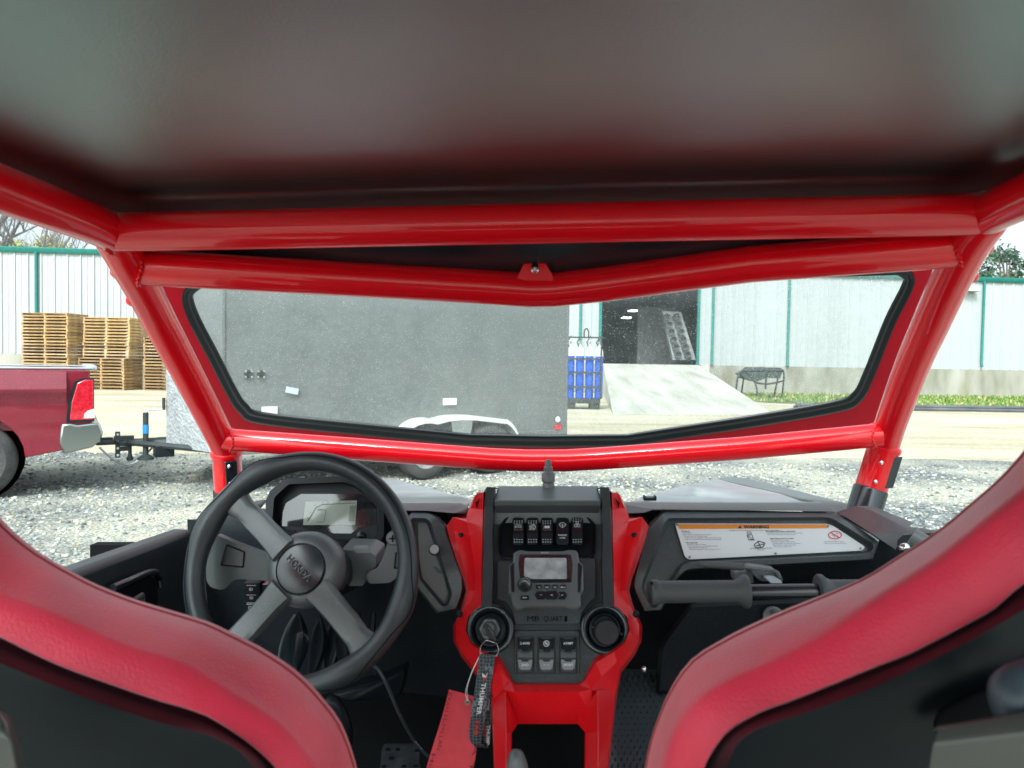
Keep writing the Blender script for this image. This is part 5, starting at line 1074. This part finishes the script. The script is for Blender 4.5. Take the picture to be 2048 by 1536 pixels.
# lower switch block
blk = [(1022, 1274), (1030, 1262), (1160, 1262), (1168, 1274), (1168, 1352), (1160, 1360), (1030, 1360), (1022, 1352)]
b = MB(); b.rings([[K(.012)(*p) for p in rnd([(1028, 1260), (1160, 1260), (1160, 1348), (1028, 1348)], 5, 3)], [K(.002)(*p) for p in rnd([(1028, 1260), (1160, 1260), (1160, 1348), (1028, 1348)], 5, 3)], [K(-.001)(*p) for p in rnd(inset([(1028, 1260), (1160, 1260), (1160, 1348), (1028, 1348)], 2), 4, 3)]], cap1=True); sb = b.build('mode_switch_block', PLA, con, smooth=20, tri=True)
for (a_u, b_u, t1, t2) in ((1033, 1067.5, '2-4WD', '2WD'), (1075.6, 1110, '', ''), (1119, 1154, 'AT/MT', 'SPORT')):
    b = MB(); um = (a_u + b_u) / 2
    b.rings([[K(-.001)(*p) for p in rnd([(a_u, 1273), (b_u, 1273), (b_u, 1345), (a_u, 1345)], 2, 2)], [K(-.003)(*p) for p in rnd([(a_u, 1273), (b_u, 1273), (b_u, 1345), (a_u, 1345)], 2, 2)], [K(.002)(*p) for p in rnd(inset([(a_u, 1273), (b_u, 1273), (b_u, 1345), (a_u, 1345)], 2), 2, 2)]], cap1=True, mi=0)
    up_ = [(a_u + 2, 1276), (a_u + 6, 1276), (a_u + 8, 1279), (b_u - 8, 1279), (b_u - 6, 1276), (b_u - 2, 1276), (b_u - 4, 1298), (b_u - 10, 1299), (b_u - 12, 1303), (a_u + 12, 1303), (a_u + 10, 1299), (a_u + 4, 1298)]
    mid = [(a_u + 2, 1303), (a_u + 9, 1303), (a_u + 12, 1306), (b_u - 12, 1306), (b_u - 9, 1303), (b_u - 2, 1303), (b_u - 2, 1316), (a_u + 2, 1316)]
    dn = [(a_u + 2, 1319), (a_u + 9, 1319), (a_u + 12, 1323), (b_u - 12, 1323), (b_u - 9, 1319), (b_u - 2, 1319), (b_u - 5, 1336), (b_u - 9, 1340), (a_u + 9, 1340), (a_u + 5, 1336)]
    for pl_, o0, o1, mi_ in ((up_, .001, -.006, 1), (mid, .001, -.002, 2), (dn, .001, -.008, 3)):
        b.rings([[K(o0)(*p) for p in pl_], [K(o1)(*p) for p in pl_], [K(o1 - .001)(*p) for p in inset(pl_, 1)]], cap1=True, mi=mi_)
    if t1: text(b, t1, um, 1287, 4.6, K(-.0076), 4, bold=.03); text(b, t2, um, 1330, 4.6, K(-.0096), 4, bold=.03)
    else: pline(b, circ(um, 1287, 5.5, 16), 1.4, K(-.0076), 4, True); pline(b, [(um - 3, 1284), (um + 3, 1290)], 1.3, K(-.0076), 4); pline(b, circ(um, 1287, 2.3, 10), 1, K(-.0077), 4, True); pline(b, [(um - 5, 1330), (um - 2, 1330)], 1, K(-.0096), 4); pline(b, [(um + 2, 1330), (um + 5, 1330)], 1, K(-.0096), 4)
    b.build('mode_switch', [PLD, PLB, PLG, GRYP, WHT], sb, smooth=20, tri=True)
# red apron and tunnel
yt_ = lambda v: interp(v, [(1362, 1.065), (1372, 1.055), (1384, 1.045), (1448, 1.045), (1536, .90), (1640, .78)])
T = lambda u, v, o=0: V(u, v, yt_(v) + o)
b = MB(); S = lambda u: 2190.5 - u
# sloping lip round the bottom of the face plate
lip_i = [(999, 1326), (1021, 1362), (1032, 1370), (1095, 1370)]; lip_o = [(988, 1352), (1008, 1379), (1030, 1384), (1095, 1384)]
rowi = [K(-.010)(*p) for p in lip_i] + [K(-.010)(S(u), v) for u, v in lip_i[::-1][1:]]; rowo = [K(-.014)(*p) for p in lip_o] + [K(-.014)(S(u), v) for u, v in lip_o[::-1][1:]]
rowl = [k0(u, v) + Vector((0, .01, 0)) for u, v in lip_i] + [k0(S(u), v) + Vector((0, .01, 0)) for u, v in lip_i[::-1][1:]]
b.rings([rowl, rowi, rowo], closed=False)
# front face below the lip
g = K(-.014)
fL = [(988, 1386), (1010, 1386), (1034, 1386), (1095, 1386)]
T0 = [g(988, 1352), g(1008, 1379), g(1034, 1384), g(1095, 1384), g(S(1034), 1384), g(S(1008), 1379), g(S(988), 1352)]
y0_ = T0[3].y
T1 = [V(984, 1400, y0_ + .03), V(1012, 1446, y0_ + .004), V(1036, 1448, y0_ + .012), V(1095, 1448, y0_ + .012), V(1155, 1448, y0_ + .012), V(1190, 1446, y0_ + .004), V(1232, 1390, y0_ + .03)]
b.rings([T0, T1], closed=False)
tun = b.build('console_apron', REDP, con, smooth=0)
for cols in (((980, 1386), (982, 1387), (1011, 1384), (1036, 1448), (1024, 1465), (985, 1460), (988, 1462), (1012, 1466), (1023, 1466), (1024, 1468), (988, 1542), (990, 1542), (1012, 1542), (1023, 1542), (1024, 1542)),
             ((1236, 1376), (1232, 1378), (1194, 1381), (1155, 1448), (1170, 1465), (1226, 1460), (1222, 1462), (1197, 1466), (1171, 1466), (1169, 1468), (1217, 1542), (1214, 1542), (1197, 1542), (1170, 1542), (1168, 1542))):
    b = MB(); rs = []
    for i, ds in enumerate(((.06, .03, -.002, .012, .02), (.0, -.03, -.06, -.05, .02), (-.08, -.11, -.14, -.13, .02))):
        rs.append([V(cols[i * 5 + j][0], cols[i * 5 + j][1], y0_ + ds[j]) for j in range(5)])
    rs.append([p + Vector((0, -.10, -.10)) for p in rs[2][:4]] + [rs[2][4] + Vector((0, 0, -.10))])
    b.rings(rs, closed=False); b.build('tunnel_side', REDP, con, smooth=25, bevel=.0015)
b = MB(); b.slab([V(1005, 1430, 1.14), V(1185, 1430, 1.14), V(1185, 1680, 1.14), V(1005, 1680, 1.14)], (0, .02, 0)); b.build('tunnel_well', BLK, con)
b = MB(); lv = V(1036, 1530, .86); b.rings([[lv + Vector((dx * k_ * .0007 if False else dx, 0, dz)) + Vector((0, dy, 0)) for dx, dy, dz in r] for r in
    [[(-.019, 0, -.06), (-.016, -.014, -.06), (.010, -.014, -.06), (.020, 0, -.06), (.012, .02, -.06), (-.012, .02, -.06)], [(-.0175, 0, -.01), (-.014, -.014, -.01), (.009, -.014, -.01), (.017, 0, -.01), (.01, .02, -.01), (-.01, .02, -.01)], [(-.015, .003, .010), (-.009, -.008, .012), (.004, -.008, .011), (.011, .003, .008), (.006, .016, .009), (-.007, .016, .010)], [(-.010, .006, .0175), (-.006, .0, .019), (.001, .0, .019), (.005, .006, .016), (.002, .01, .016), (-.005, .01, .017)]]], cap1=True, cap0=True)
b.build('shift_lever', PLG, con, sub=2, smooth=80)
# floor mats: diamond-studded rubber at the passenger side
b = MB(); rr = random.Random(1)
P0 = lambda u, v: V(u, v, 1.30 - (v - 1370) * .0012)
for i in range(-1, 12):
    for j in range(18):
        u = 1212 + i * 12.5 + (6.2 if j % 2 else 0); v = 1352 + j * 11.5
        c = P0(u, v) + Vector((0, -.012, .016)); q_ = [P0(u, v - 7.5), P0(u + 6, v), P0(u, v + 7.5), P0(u - 6, v)]
        b.add(q_ + [c], [(0, 1, 4), (1, 2, 4), (2, 3, 4), (3, 0, 4)])
b.add([P0(1195, 1340) + Vector((0, .003, 0)), P0(1390, 1340) + Vector((0, .003, 0)), P0(1390, 1580) + Vector((0, .003, 0)), P0(1195, 1580) + Vector((0, .003, 0))], [(0, 1, 2, 3)]); b.build('floor_mat', mat('mat_rubber', (.06, .085, .095), .25, spec=1, dust=.15), car, smooth=0)
b = MB(); b.lathe(V(1288, 1338, 1.28), (0, -1, .2), [(.006, 0), (.006, .002), (.003, .004)], 12); b.build('bolt', CHR, car)
# pedal
b = MB(); PP = lambda u, v: V(u, v, 1.25 - (v - 1490) * .001); b.slab([PP(*p) for p in rnd([(764, 1493), (838, 1492), (840, 1560), (758, 1560)], 6, 2)], (0, .01, 0)); pd = b.build('brake_pedal', STE if False else mat('pedal_metal', (.10, .12, .13), .35, .7, var=.5, vscale=30), car, bevel=.002)
for u, v in ((776, 1500), (796, 1500), (834, 1502), (783, 1518), (768, 1534), (808, 1534), (832, 1534)):
    b = MB(); b.lathe(PP(u, v) + Vector((0, -.001, 0)), (0, -1, .1), [(.005, 0), (.004, .001)], 12); b.build('pedal_hole', BLK, pd)
b = MB()
b.tube(smoothpath([V(655, 1400, 1.2), V(672, 1410, 1.2), V(690, 1450, 1.21), V(692, 1490, 1.23)], 5), .012, 12); b.build('hose', PLD, car, smooth=60)

# doors / side tub ----------------------------------------------------------------------------
def door(side, pts_top, name):
    b = MB(); b.rings(pts_top, closed=False); return b.build(name, PLD, car, smooth=25, bevel=.003)
dl = [[(380, 1066, 1.34), (215, 1128, 1.0), (100, 1172, .86), (-60, 1235, .74)]]
def row(off_v, dx_, ): return [V(u, v + off_v * (1 if True else 0), y) + Vector((dx_, 0, 0)) for u, v, y in dl[0]]
b = MB(); b.rings([[p + Vector((-.06, 0, -.35)) for p in row(0, 0)], [p + Vector((-.05, 0, -.01)) for p in row(0, 0)], [p + Vector((-.035, 0, .008)) for p in row(0, 0)], [p + Vector((-.006, 0, .007)) for p in row(0, 0)], row(0, 0.002), [p + Vector((.004, 0, -.03)) for p in row(0, 0)], [p + Vector((-.004, 0, -.05)) for p in row(0, 0)], [p + Vector((-.004, 0, -.28)) for p in row(0, 0)], [p + Vector((.03, 0, -.60)) for p in row(0, 0)]], closed=False)
dr = b.build('door', mat('door_plastic', (.022, .03, .036), .42, bump=.3, bscale=500, dust=.12), car, smooth=30, bevel=.004)
b = MB(); dpp = [V(225, 1176, .985), V(262, 1160, 1.04), V(295, 1146, 1.11), V(312, 1145, 1.15), V(318, 1156, 1.17), V(320, 1175, 1.17)]
b.tube(smoothpath(dpp, 5), .006, 10); b.slab([V(225, 1186, .985), V(262, 1170, 1.04), V(300, 1152, 1.12), V(315, 1160, 1.165), V(316, 1230, 1.165), V(225, 1260, .985)], (-.004, 0, 0), mi=1); b.build('door_pocket', [PLB, BLK], dr, smooth=60, tri=True)
b = MB(); b.tube([V(268, 1200, 1.03), V(284, 1190, 1.06), V(286, 1200, 1.07)], .004, 8); b.build('door_latch', PLG, dr)
b = MB(); rws = [[V(1830, 1092, 1.25), V(1990, 1165, .95), V(2150, 1260, .75)]]
b.rings([[p + Vector((.06, 0, -.3)) for p in rws[0]], [p + Vector((.05, 0, 0)) for p in rws[0]], rws[0], [p + Vector((0, 0, -.6)) for p in rws[0]]], closed=False); b.build('door', MATS['door_plastic'], car, smooth=30, bevel=.004)
b = MB(); b.tube([V(411, 1108, 1.12), V(417, 1100, 1.14)], .008, 10); b.tube([V(414, 1098, 1.15), V(425, 1070, 1.16)], .006, 10); b.build('hinge_bolt', STE, car)

mb = MB(); mb.rings([[(x, -.30, .70), (x, -.95, .62), (x, -1.10, 1.15), (x, -1.22, 1.15), (x, -1.22, .5)] for x in (-.62, .62)], cap0=True, cap1=True); mb.build('unseen_rear_bench', SEATB, car, bevel=.03)  # unseen bench behind the camera, added to cut light from the rear
# seats ------------------------------------------------------------------------------------------
def col(pts, n):                       # resample polyline by arc length
    P = smoothpath([Vector((*p, 0)) for p in pts], 8); L_ = [0]
    for a, c in zip(P, P[1:]): L_.append(L_[-1] + (c - a).length)
    out = []
    for k in range(n):
        s = L_[-1] * k / (n - 1); i = 0
        while i < len(L_) - 2 and L_[i + 1] < s: i += 1
        t_ = (s - L_[i]) / max(1e-9, L_[i + 1] - L_[i]); q = P[i].lerp(P[i + 1], t_); out.append((q.x, q.y))
    return out
def seat(lab, sil, crease, seam, ridge, inner, n=44):
    root = bpy.data.objects.new('seat', None); COL.objects.link(root); root.parent = car; root['label'] = lab
    A = {k: col(p, n) for k, p in (('sil', sil), ('crease', crease), ('seam', seam), ('ridge', ridge), ('inner', inner))}
    def R(c, y, d=(0, 0, 0)): return [V(u, v, y) + Vector(d) for u, v in A[c]]
    def Mx(c1, c2, t_, y, d=(0, 0, 0)): return [V(a[0] * (1 - t_) + b_[0] * t_, a[1] * (1 - t_) + b_[1] * t_, y) + Vector(d) for a, b_ in zip(A[c1], A[c2])]
    b = MB()
    b.rings([R('sil', .70, (0, 0, -.06)), R('sil', .66, (0, 0, -.010)), R('sil', .640), R('sil', .622, (0, 0, .0)), Mx('sil', 'crease', .12, .604), Mx('sil', 'crease', .45, .580), Mx('sil', 'crease', .8, .560), R('crease', .549), Mx('crease', 'seam', .12, .543), Mx('crease', 'seam', .5, .535), Mx('crease', 'seam', .85, .529), R('seam', .527), R('seam', .535, (0, 0, -.004))], closed=False)
    bo = b.build('bolster', SEATR, root, smooth=60)
    b = MB(); pth = [V(a[0] * .91 + c[0] * .09, a[1] * .91 + c[1] * .09, .6075) for a, c in zip(A['sil'], A['crease'])]; b.tube(pth, .0012, 6); b.build('stitching', mat('stitch_red', (.35, .01, .02), .6) if 'stitch_red' not in MATS else MATS['stitch_red'], bo)
    b = MB()
    b.rings([R('seam', .545, (0, 0, 0)), R('seam', .531), Mx('seam', 'ridge', .35, .524), Mx('seam', 'ridge', .75, .508), R('ridge', .500), Mx('ridge', 'inner', .12, .499), Mx('ridge', 'inner', .45, .506), Mx('ridge', 'inner', 1, .512)], closed=False)
    b.build('back_shell', SEATB, root, smooth=60); return root
sL = seat('left seat', [(-90, 900), (-50, 960), (0, 1035), (70, 1098), (158, 1151), (211, 1176), (281, 1202), (411, 1241), (457, 1262), (527, 1297), (598, 1345), (650, 1401), (686, 1452), (714, 1536), (722, 1600), (728, 1700)],
     [(-160, 1060), (-100, 1120), (0, 1180), (60, 1203), (123, 1228), (180, 1255), (246, 1283), (352, 1316), (400, 1340), (447, 1368), (527, 1418), (572, 1452), (603, 1490), (640, 1542), (652, 1610), (660, 1700)],
     [(-220, 1170), (-120, 1222), (0, 1272), (50, 1297), (105, 1323), (160, 1345), (211, 1363), (316, 1399), (370, 1414), (422, 1434), (492, 1480), (530, 1512), (556, 1540), (575, 1580), (588, 1640), (596, 1720)],
     [(-240, 1225), (-130, 1275), (0, 1327), (50, 1347), (105, 1370), (165, 1393), (229, 1416), (290, 1436), (352, 1455), (390, 1463), (425, 1474), (478, 1503), (505, 1535), (522, 1580), (534, 1640), (540, 1720)],
     [(-300, 1500), (-200, 1540), (-100, 1570), (-60, 1580), (-20, 1590), (20, 1600), (60, 1610), (100, 1620), (140, 1640), (180, 1650), (220, 1660), (260, 1680), (290, 1700), (320, 1720), (340, 1740), (350, 1780)])
sR = seat('right seat', [(2130, 790), (2085, 850), (2048, 900), (2000, 954), (1942, 1005), (1880, 1057), (1798, 1111), (1715, 1161), (1570, 1219), (1487, 1256), (1433, 1285), (1383, 1318), (1346, 1368), (1321, 1422), (1301, 1480), (1289, 1540), (1280, 1620), (1275, 1700)],
     [(2190, 870), (2120, 925), (2048, 983), (1975, 1040), (1901, 1099), (1860, 1130), (1777, 1182), (1715, 1222), (1653, 1263), (1545, 1318), (1500, 1337), (1458, 1356), (1404, 1389), (1363, 1434), (1336, 1495), (1326, 1545), (1318, 1620), (1314, 1700)],
     [(2260, 1030), (2150, 1100), (2048, 1165), (2015, 1192), (1984, 1219), (1940, 1243), (1901, 1264), (1818, 1306), (1755, 1330), (1694, 1355), (1590, 1397), (1550, 1411), (1512, 1427), (1462, 1456), (1429, 1494), (1404, 1545), (1394, 1620), (1388, 1700)],
     [(2280, 1080), (2160, 1150), (2048, 1219), (1995, 1250), (1942, 1281), (1900, 1302), (1860, 1322), (1797, 1352), (1735, 1380), (1672, 1404), (1611, 1426), (1560, 1442), (1512, 1460), (1477, 1485), (1461, 1515), (1452, 1550), (1444, 1620), (1440, 1700)],
     [(2400, 1400), (2300, 1440), (2200, 1470), (2150, 1490), (2100, 1500), (2060, 1520), (2020, 1530), (1990, 1545), (1950, 1560), (1920, 1575), (1880, 1590), (1850, 1610), (1820, 1630), (1790, 1650), (1770, 1670), (1750, 1700), (1740, 1740), (1730, 1780)])
# seam across the upper wing of the right seat
b = MB(); b.tube(smoothpath([V(1952, 1003, .612), V(1975, 1010, .598), V(2010, 1033, .580), V(2060, 1062, .560)], 5), .0016, 6); b.build('stitching', MATS['stitch_red'], sR)
# grab handles moulded to the seat backs (bottom corners)
HH = mat('handle_satin', (.10, .105, .09), .32, spec=.6, var=.15, bump=.1, bscale=500)
b = MB(); hpz = [(1872, 1460), (1876, 1452), (2060, 1424), (2200, 1405), (2200, 1445), (2060, 1470), (1880, 1488)]
b.rings([[V(1868, 1462, .44), V(2200, 1402, .44)], [V(1874, 1452, .435), V(2200, 1398, .435)], [V(1876, 1456, .425), V(2200, 1404, .425)], [V(1872, 1480, .415), V(2200, 1440, .415)], [V(1866, 1492, .413), V(2200, 1452, .413)], [V(1852, 1580, .42), V(2200, 1560, .42)]], closed=False); b.build('back_handle', HH, sR, smooth=50, bevel=.003)
b = MB(); b.slab([V(u, v, .49) for u, v in [(1872, 1455), (1884, 1425), (1925, 1400), (1985, 1375), (2200, 1330), (2200, 1470), (1880, 1480)]], (0, .006, 0)); b.build('back_recess', BLK, sR, bevel=.002)
b = MB(); b.tube([V(1996, 1380, .475), V(2004, 1440, .47)], .0045, 8); b.tube(smoothpath([V(2120, 1350, .46), V(2040, 1372, .455), V(2028, 1400, .45), V(2050, 1450, .45)], 5), .014, 12); b.build('strap_loop', mat('strap_blue_grey', (.06, .08, .10), .4), sR, smooth=60)
b = MB(); b.rings([[V(-200, 1400, .44), V(-10, 1418, .44), V(20, 1432, .44), V(36, 1470, .44), V(62, 1560, .44)], [V(-200, 1410, .425), V(-12, 1424, .425), V(12, 1438, .425), V(28, 1474, .425), V(52, 1560, .425)], [V(-200, 1470, .415), V(-10, 1462, .415), V(15, 1468, .415), V(24, 1490, .415), V(36, 1570, .415)], [V(-200, 1600, .42), V(-20, 1600, .42), V(0, 1600, .42), V(15, 1600, .42), V(30, 1600, .42)]], closed=False); b.build('back_handle', HH, sL, smooth=50, bevel=.003)

# ================================================================== THINGS HANGING FROM THE IGNITION
def LV(p): return RV @ p              # buggy frame -> world
kc = K(-.004)(980.7, 1258.6); ax_ = Vector((0, -1, .42)).normalized()
key = thing('ignition_key', 'black-headed ignition key in the lock left of the console switches', 'key', (0, 0, 0), RV)
b = MB(); b.lathe(kc + ax_ * .008, ax_, [(.0125, 0), (.0125, .004), (.009, .010), (.0085, .020)], 20); b.build('key_collar', PLG, key, smooth=50)
b = MB(); ky = kc.y - .045; Kk = lambda u, v, o=0: V(u, v, ky + o)
b.slab([Kk(u, v) for u, v in rnd([(966, 1253), (974, 1249), (990, 1270), (994, 1282), (986, 1286), (976, 1276)], 3, 2)], (0, .007, 0)); b.build('key_head', PLB, key, bevel=.002)
ring = thing('key_ring', 'bent silver wire key ring through the ignition key', 'key ring', (0, 0, 0), RV)
b = MB(); b.tube(smoothpath([Kk(*p) for p in [(984, 1284, -.004), (973, 1281, -.003), (963, 1291, 0), (960, 1303, 0), (962, 1312, 0), (976, 1315, 0), (992, 1312, 0), (997, 1300, 0), (993, 1288, 0)]], 6, closed=True), .0008, 8, closed=True); b.build('wire', CHR, ring, smooth=60)
# strap
HEXM = bpy.data.materials.new('hex_ribbon'); HEXM.use_nodes = True; t = HEXM.node_tree; N, L = t.nodes.new, t.links.new; bs = t.nodes['Principled BSDF']; bs.inputs['Roughness'].default_value = .6
tc = N('ShaderNodeTexCoord'); vo = N('ShaderNodeTexVoronoi'); vo.feature = 'DISTANCE_TO_EDGE'; vo.inputs['Scale'].default_value = 190; vo.inputs['Randomness'].default_value = .25; L(tc.outputs['Object'], vo.inputs[0])
rp_ = N('ShaderNodeValToRGB'); rp_.color_ramp.elements[0].position = .02; rp_.color_ramp.elements[0].color = (.16, .22, .24, 1); rp_.color_ramp.elements[1].position = .09; rp_.color_ramp.elements[1].color = (.025, .035, .045, 1); L(vo.outputs['Distance'], rp_.inputs[0]); L(rp_.outputs[0], bs.inputs['Base Color'])
lan = thing('key_strap', 'black hexagon-patterned ribbon key strap with white and red lettering', 'key strap', (0, 0, 0), RV)
ys = lambda v: interp(v, [(1305, ky - .002), (1400, ky - .010), (1490, ky - .012)])
def SP(t_, s, v, o=0): pass
cl_ = [(1308, 974.5), (1340, 971), (1380, 965), (1420, 958), (1460, 952), (1480, 951), (1492, 956)]
hw = [(1308, 16), (1340, 15.5), (1380, 15.5), (1420, 15), (1460, 14), (1480, 12), (1492, 6)]
b = MB(); rws = []
for i in range(25):
    v = 1308 + (1487 - 1308) * i / 24; u = interp(v, cl_); h = interp(v, hw); y = ys(v); rws.append([V(u - h, v, y), V(u - h * .3, v + 1, y - .0015), V(u + h * .3, v + 1, y - .0015), V(u + h, v + 1, y)])
b.rings(rws, closed=False)
bk = [];                              # back half of the loop
for i in range(25):
    v = 1310 + (1496 - 1310) * i / 24; u = interp(v, [(1310, 978), (1360, 977), (1400, 976), (1440, 974), (1496, 972)]); h = interp(v, [(1310, 12), (1400, 9), (1440, 9), (1480, 8), (1496, 4)]); bk.append([V(u - h, v - 3, ys(v) + .010), V(u + h, v, ys(v) + .012)])
b.rings(bk, closed=False)
b.rings([[V(941, 1484, ys(1487)), V(966, 1488, ys(1487))], [V(950, 1494, ys(1487) + .002), V(972, 1496, ys(1487) + .006)], [V(964, 1493, ys(1487) + .010), V(976, 1496, ys(1487) + .012)]], closed=False)
rib = b.build('ribbon', HEXM, lan, smooth=60)
b = MB()
def along(s, v0, size, mi, span):
    vs, fs = textgeo(s, .02); w0, w1 = min(p[0] for p in vs), max(p[0] for p in vs); kk = size / .72; out = []
    for x, y, _ in vs:
        v = v0 + (x - w0) / (w1 - w0) * span; u = interp(v, cl_) + y * kk; out.append(V(u, v, ys(v) - .0024))
    b.add(out, fs, mi)
along('THUMPER', 1366, 9, 0, 64); along('FAB', 1442, 9, 1, 28)
b.add([V(interp(v, cl_) + du, v, ys(v) - .0024) for du, v in [(-6, 1346), (2, 1352), (6, 1344), (3, 1356), (-4, 1354)]], [(0, 1, 2, 3, 4)], 0); b.add([V(interp(v, cl_) + du, v, ys(v) - .0025) for du, v in [(-5, 1353), (2, 1355), (6, 1349), (5, 1358), (-1, 1359)]], [(0, 1, 2, 3, 4)], 1)
def alongb(s, v0, size, mi, span, du=0):
    vs, fs = textgeo(s, .02); w0, w1 = min(p[0] for p in vs), max(p[0] for p in vs); kk = size / .72
    b.add([V(interp(v0 + (x - w0) / (w1 - w0) * span, [(1310, 978), (1360, 977), (1400, 976), (1440, 974), (1496, 972)]) + du + y * kk, v0 + (x - w0) / (w1 - w0) * span, ys(v0) + .0075) for x, y, _ in vs], fs, mi)
alongb('.COM', 1396, 6, 0, 24); alongb('THUMP', 1450, 6.5, 0, 40, 3); alongb('909', 1448, 6, 1, 24, -6)
b.build('strap_lettering', [WHT, REDI], rib, smooth=0)
# paper tag on string
tagy = ky - .001
pt = thing('paper_tag', 'red paper tag with handwriting hanging on a string from the key ring', 'tag', (0, 0, 0), RV)
b = MB(); cn = [(898, 1379), (945, 1392), (955, 1408), (962, 1480), (946, 1552), (930, 1640), (830, 1640), (860, 1500)]
nrow = 10; rws = []
Lp = [(1379, 898), (1420, 888), (1460, 876), (1500, 863), (1560, 846), (1640, 826)]; Rp = [(1379, 946), (1392, 948), (1420, 953), (1460, 956), (1500, 952), (1560, 941), (1640, 924)]
for i in range(nrow + 1):
    v = 1379 + (1640 - 1379) * i / nrow; a_, c_ = interp(v, Lp), interp(v, Rp); rws.append([V(a_ + (c_ - a_) * j / 4, v + (13 - i * .6) * j / 4, tagy + .004 * math.sin(j * .8) + .003 * math.sin(i * .9)) for j in range(5)])
b.rings(rws, closed=False); b.rings([[p + Vector((0, .0005, 0)) for p in r] for r in rws], closed=False); ptp = b.build('tag_card', PAPER, pt, smooth=60)
b = MB(); yy = tagy - .0022; gr = V(935, 1404, yy); b.lathe(gr, (0, -1, 0), [(.0048, 0), (.0048, .0006)], 20, mi=0); b.lathe(gr, (0, -1, 0), [(.0020, .0006), (.0020, .0012)], 14, mi=1); b.build('eyelet', [mat('eyelet_tan', (.35, .25, .18), .6), CHR], pt)
b = MB()
def hand(s, u0, v0, u1, v1, size, seed=0):
    vs, fs = textgeo(s, -.005); w0, w1 = min(p[0] for p in vs), max(p[0] for p in vs); kk = size / .72; d = Vector((u1 - u0, v1 - v0)); dn_ = d.normalized(); n_ = Vector((dn_.y, -dn_.x)); out = []
    for x, y, _ in vs:
        t_ = (x - w0) / (w1 - w0); wob = math.sin(t_ * 23 + seed) * 1.0; c = Vector((u0, v0)) + d * t_ + n_ * (y * kk * (1 + .15 * math.sin(t_ * 17)) + wob * .6); out.append(V(c.x, c.y, tagy - .0042))
    b.add(out, fs)
hand('EVAN McMILLAN', 900, 1386, 876, 1500, 7.5); hand('Honda', 866, 1508, 850, 1580, 8, 2); hand('A TS', 952, 1488, 936, 1560, 8, 5)
b.build('handwriting', mat('pen_ink', (.18, .02, .03), .6), ptp, smooth=0)
b = MB(); b.tube(smoothpath([V(935, 1402, yy - .001), V(931, 1385, yy - .002), V(936, 1365, yy), V(945, 1340, yy), V(956, 1318, ky), V(962, 1306, ky)], 6), .0005, 6); b.tube(smoothpath([V(936, 1402, yy - .001), V(934, 1380, yy - .003), V(938, 1362, yy - .001), V(947, 1338, yy), V(958, 1316, ky)], 6), .0005, 6); b.build('string', WHT, pt)
# loose cable down to the pedals
cbl = thing('loose_cable', 'thin black printed cable hanging below the steering wheel towards the pedals', 'cable', (0, 0, 0), RV)
cp = smoothpath([V(745, 1330, 1.12), V(757, 1340, 1.11), V(774, 1370, 1.11), V(800, 1430, 1.13), V(828, 1480, 1.17), V(852, 1508, 1.19), V(880, 1530, 1.2)], 8)
b = MB(); b.tube(cp, .0028, 10); cbo = b.build('cable_sheath', mat('cable_blue_black', (.035, .05, .065), .4), cbl, smooth=60)
b = MB(); txt = '105C 16 CL3 OR CL3X RACK'
vs, fs = textgeo(txt, .0); w0, w1 = min(p[0] for p in vs), max(p[0] for p in vs)
def cabP(x, y):
    t_ = (x - w0) / (w1 - w0); v = 1385 + 115 * t_; u = interp(v, [(1330, 745), (1340, 757), (1370, 774), (1430, 800), (1480, 828), (1508, 852)]); yy_ = interp(v, [(1370, 1.11), (1430, 1.13), (1480, 1.17), (1508, 1.19)]); return V(u + y * 2.4, v - y * 1.2, yy_ - .0032)
b.add([cabP(p[0], p[1]) for p in vs], fs); b.build('cable_print', WHT, cbo, smooth=0)
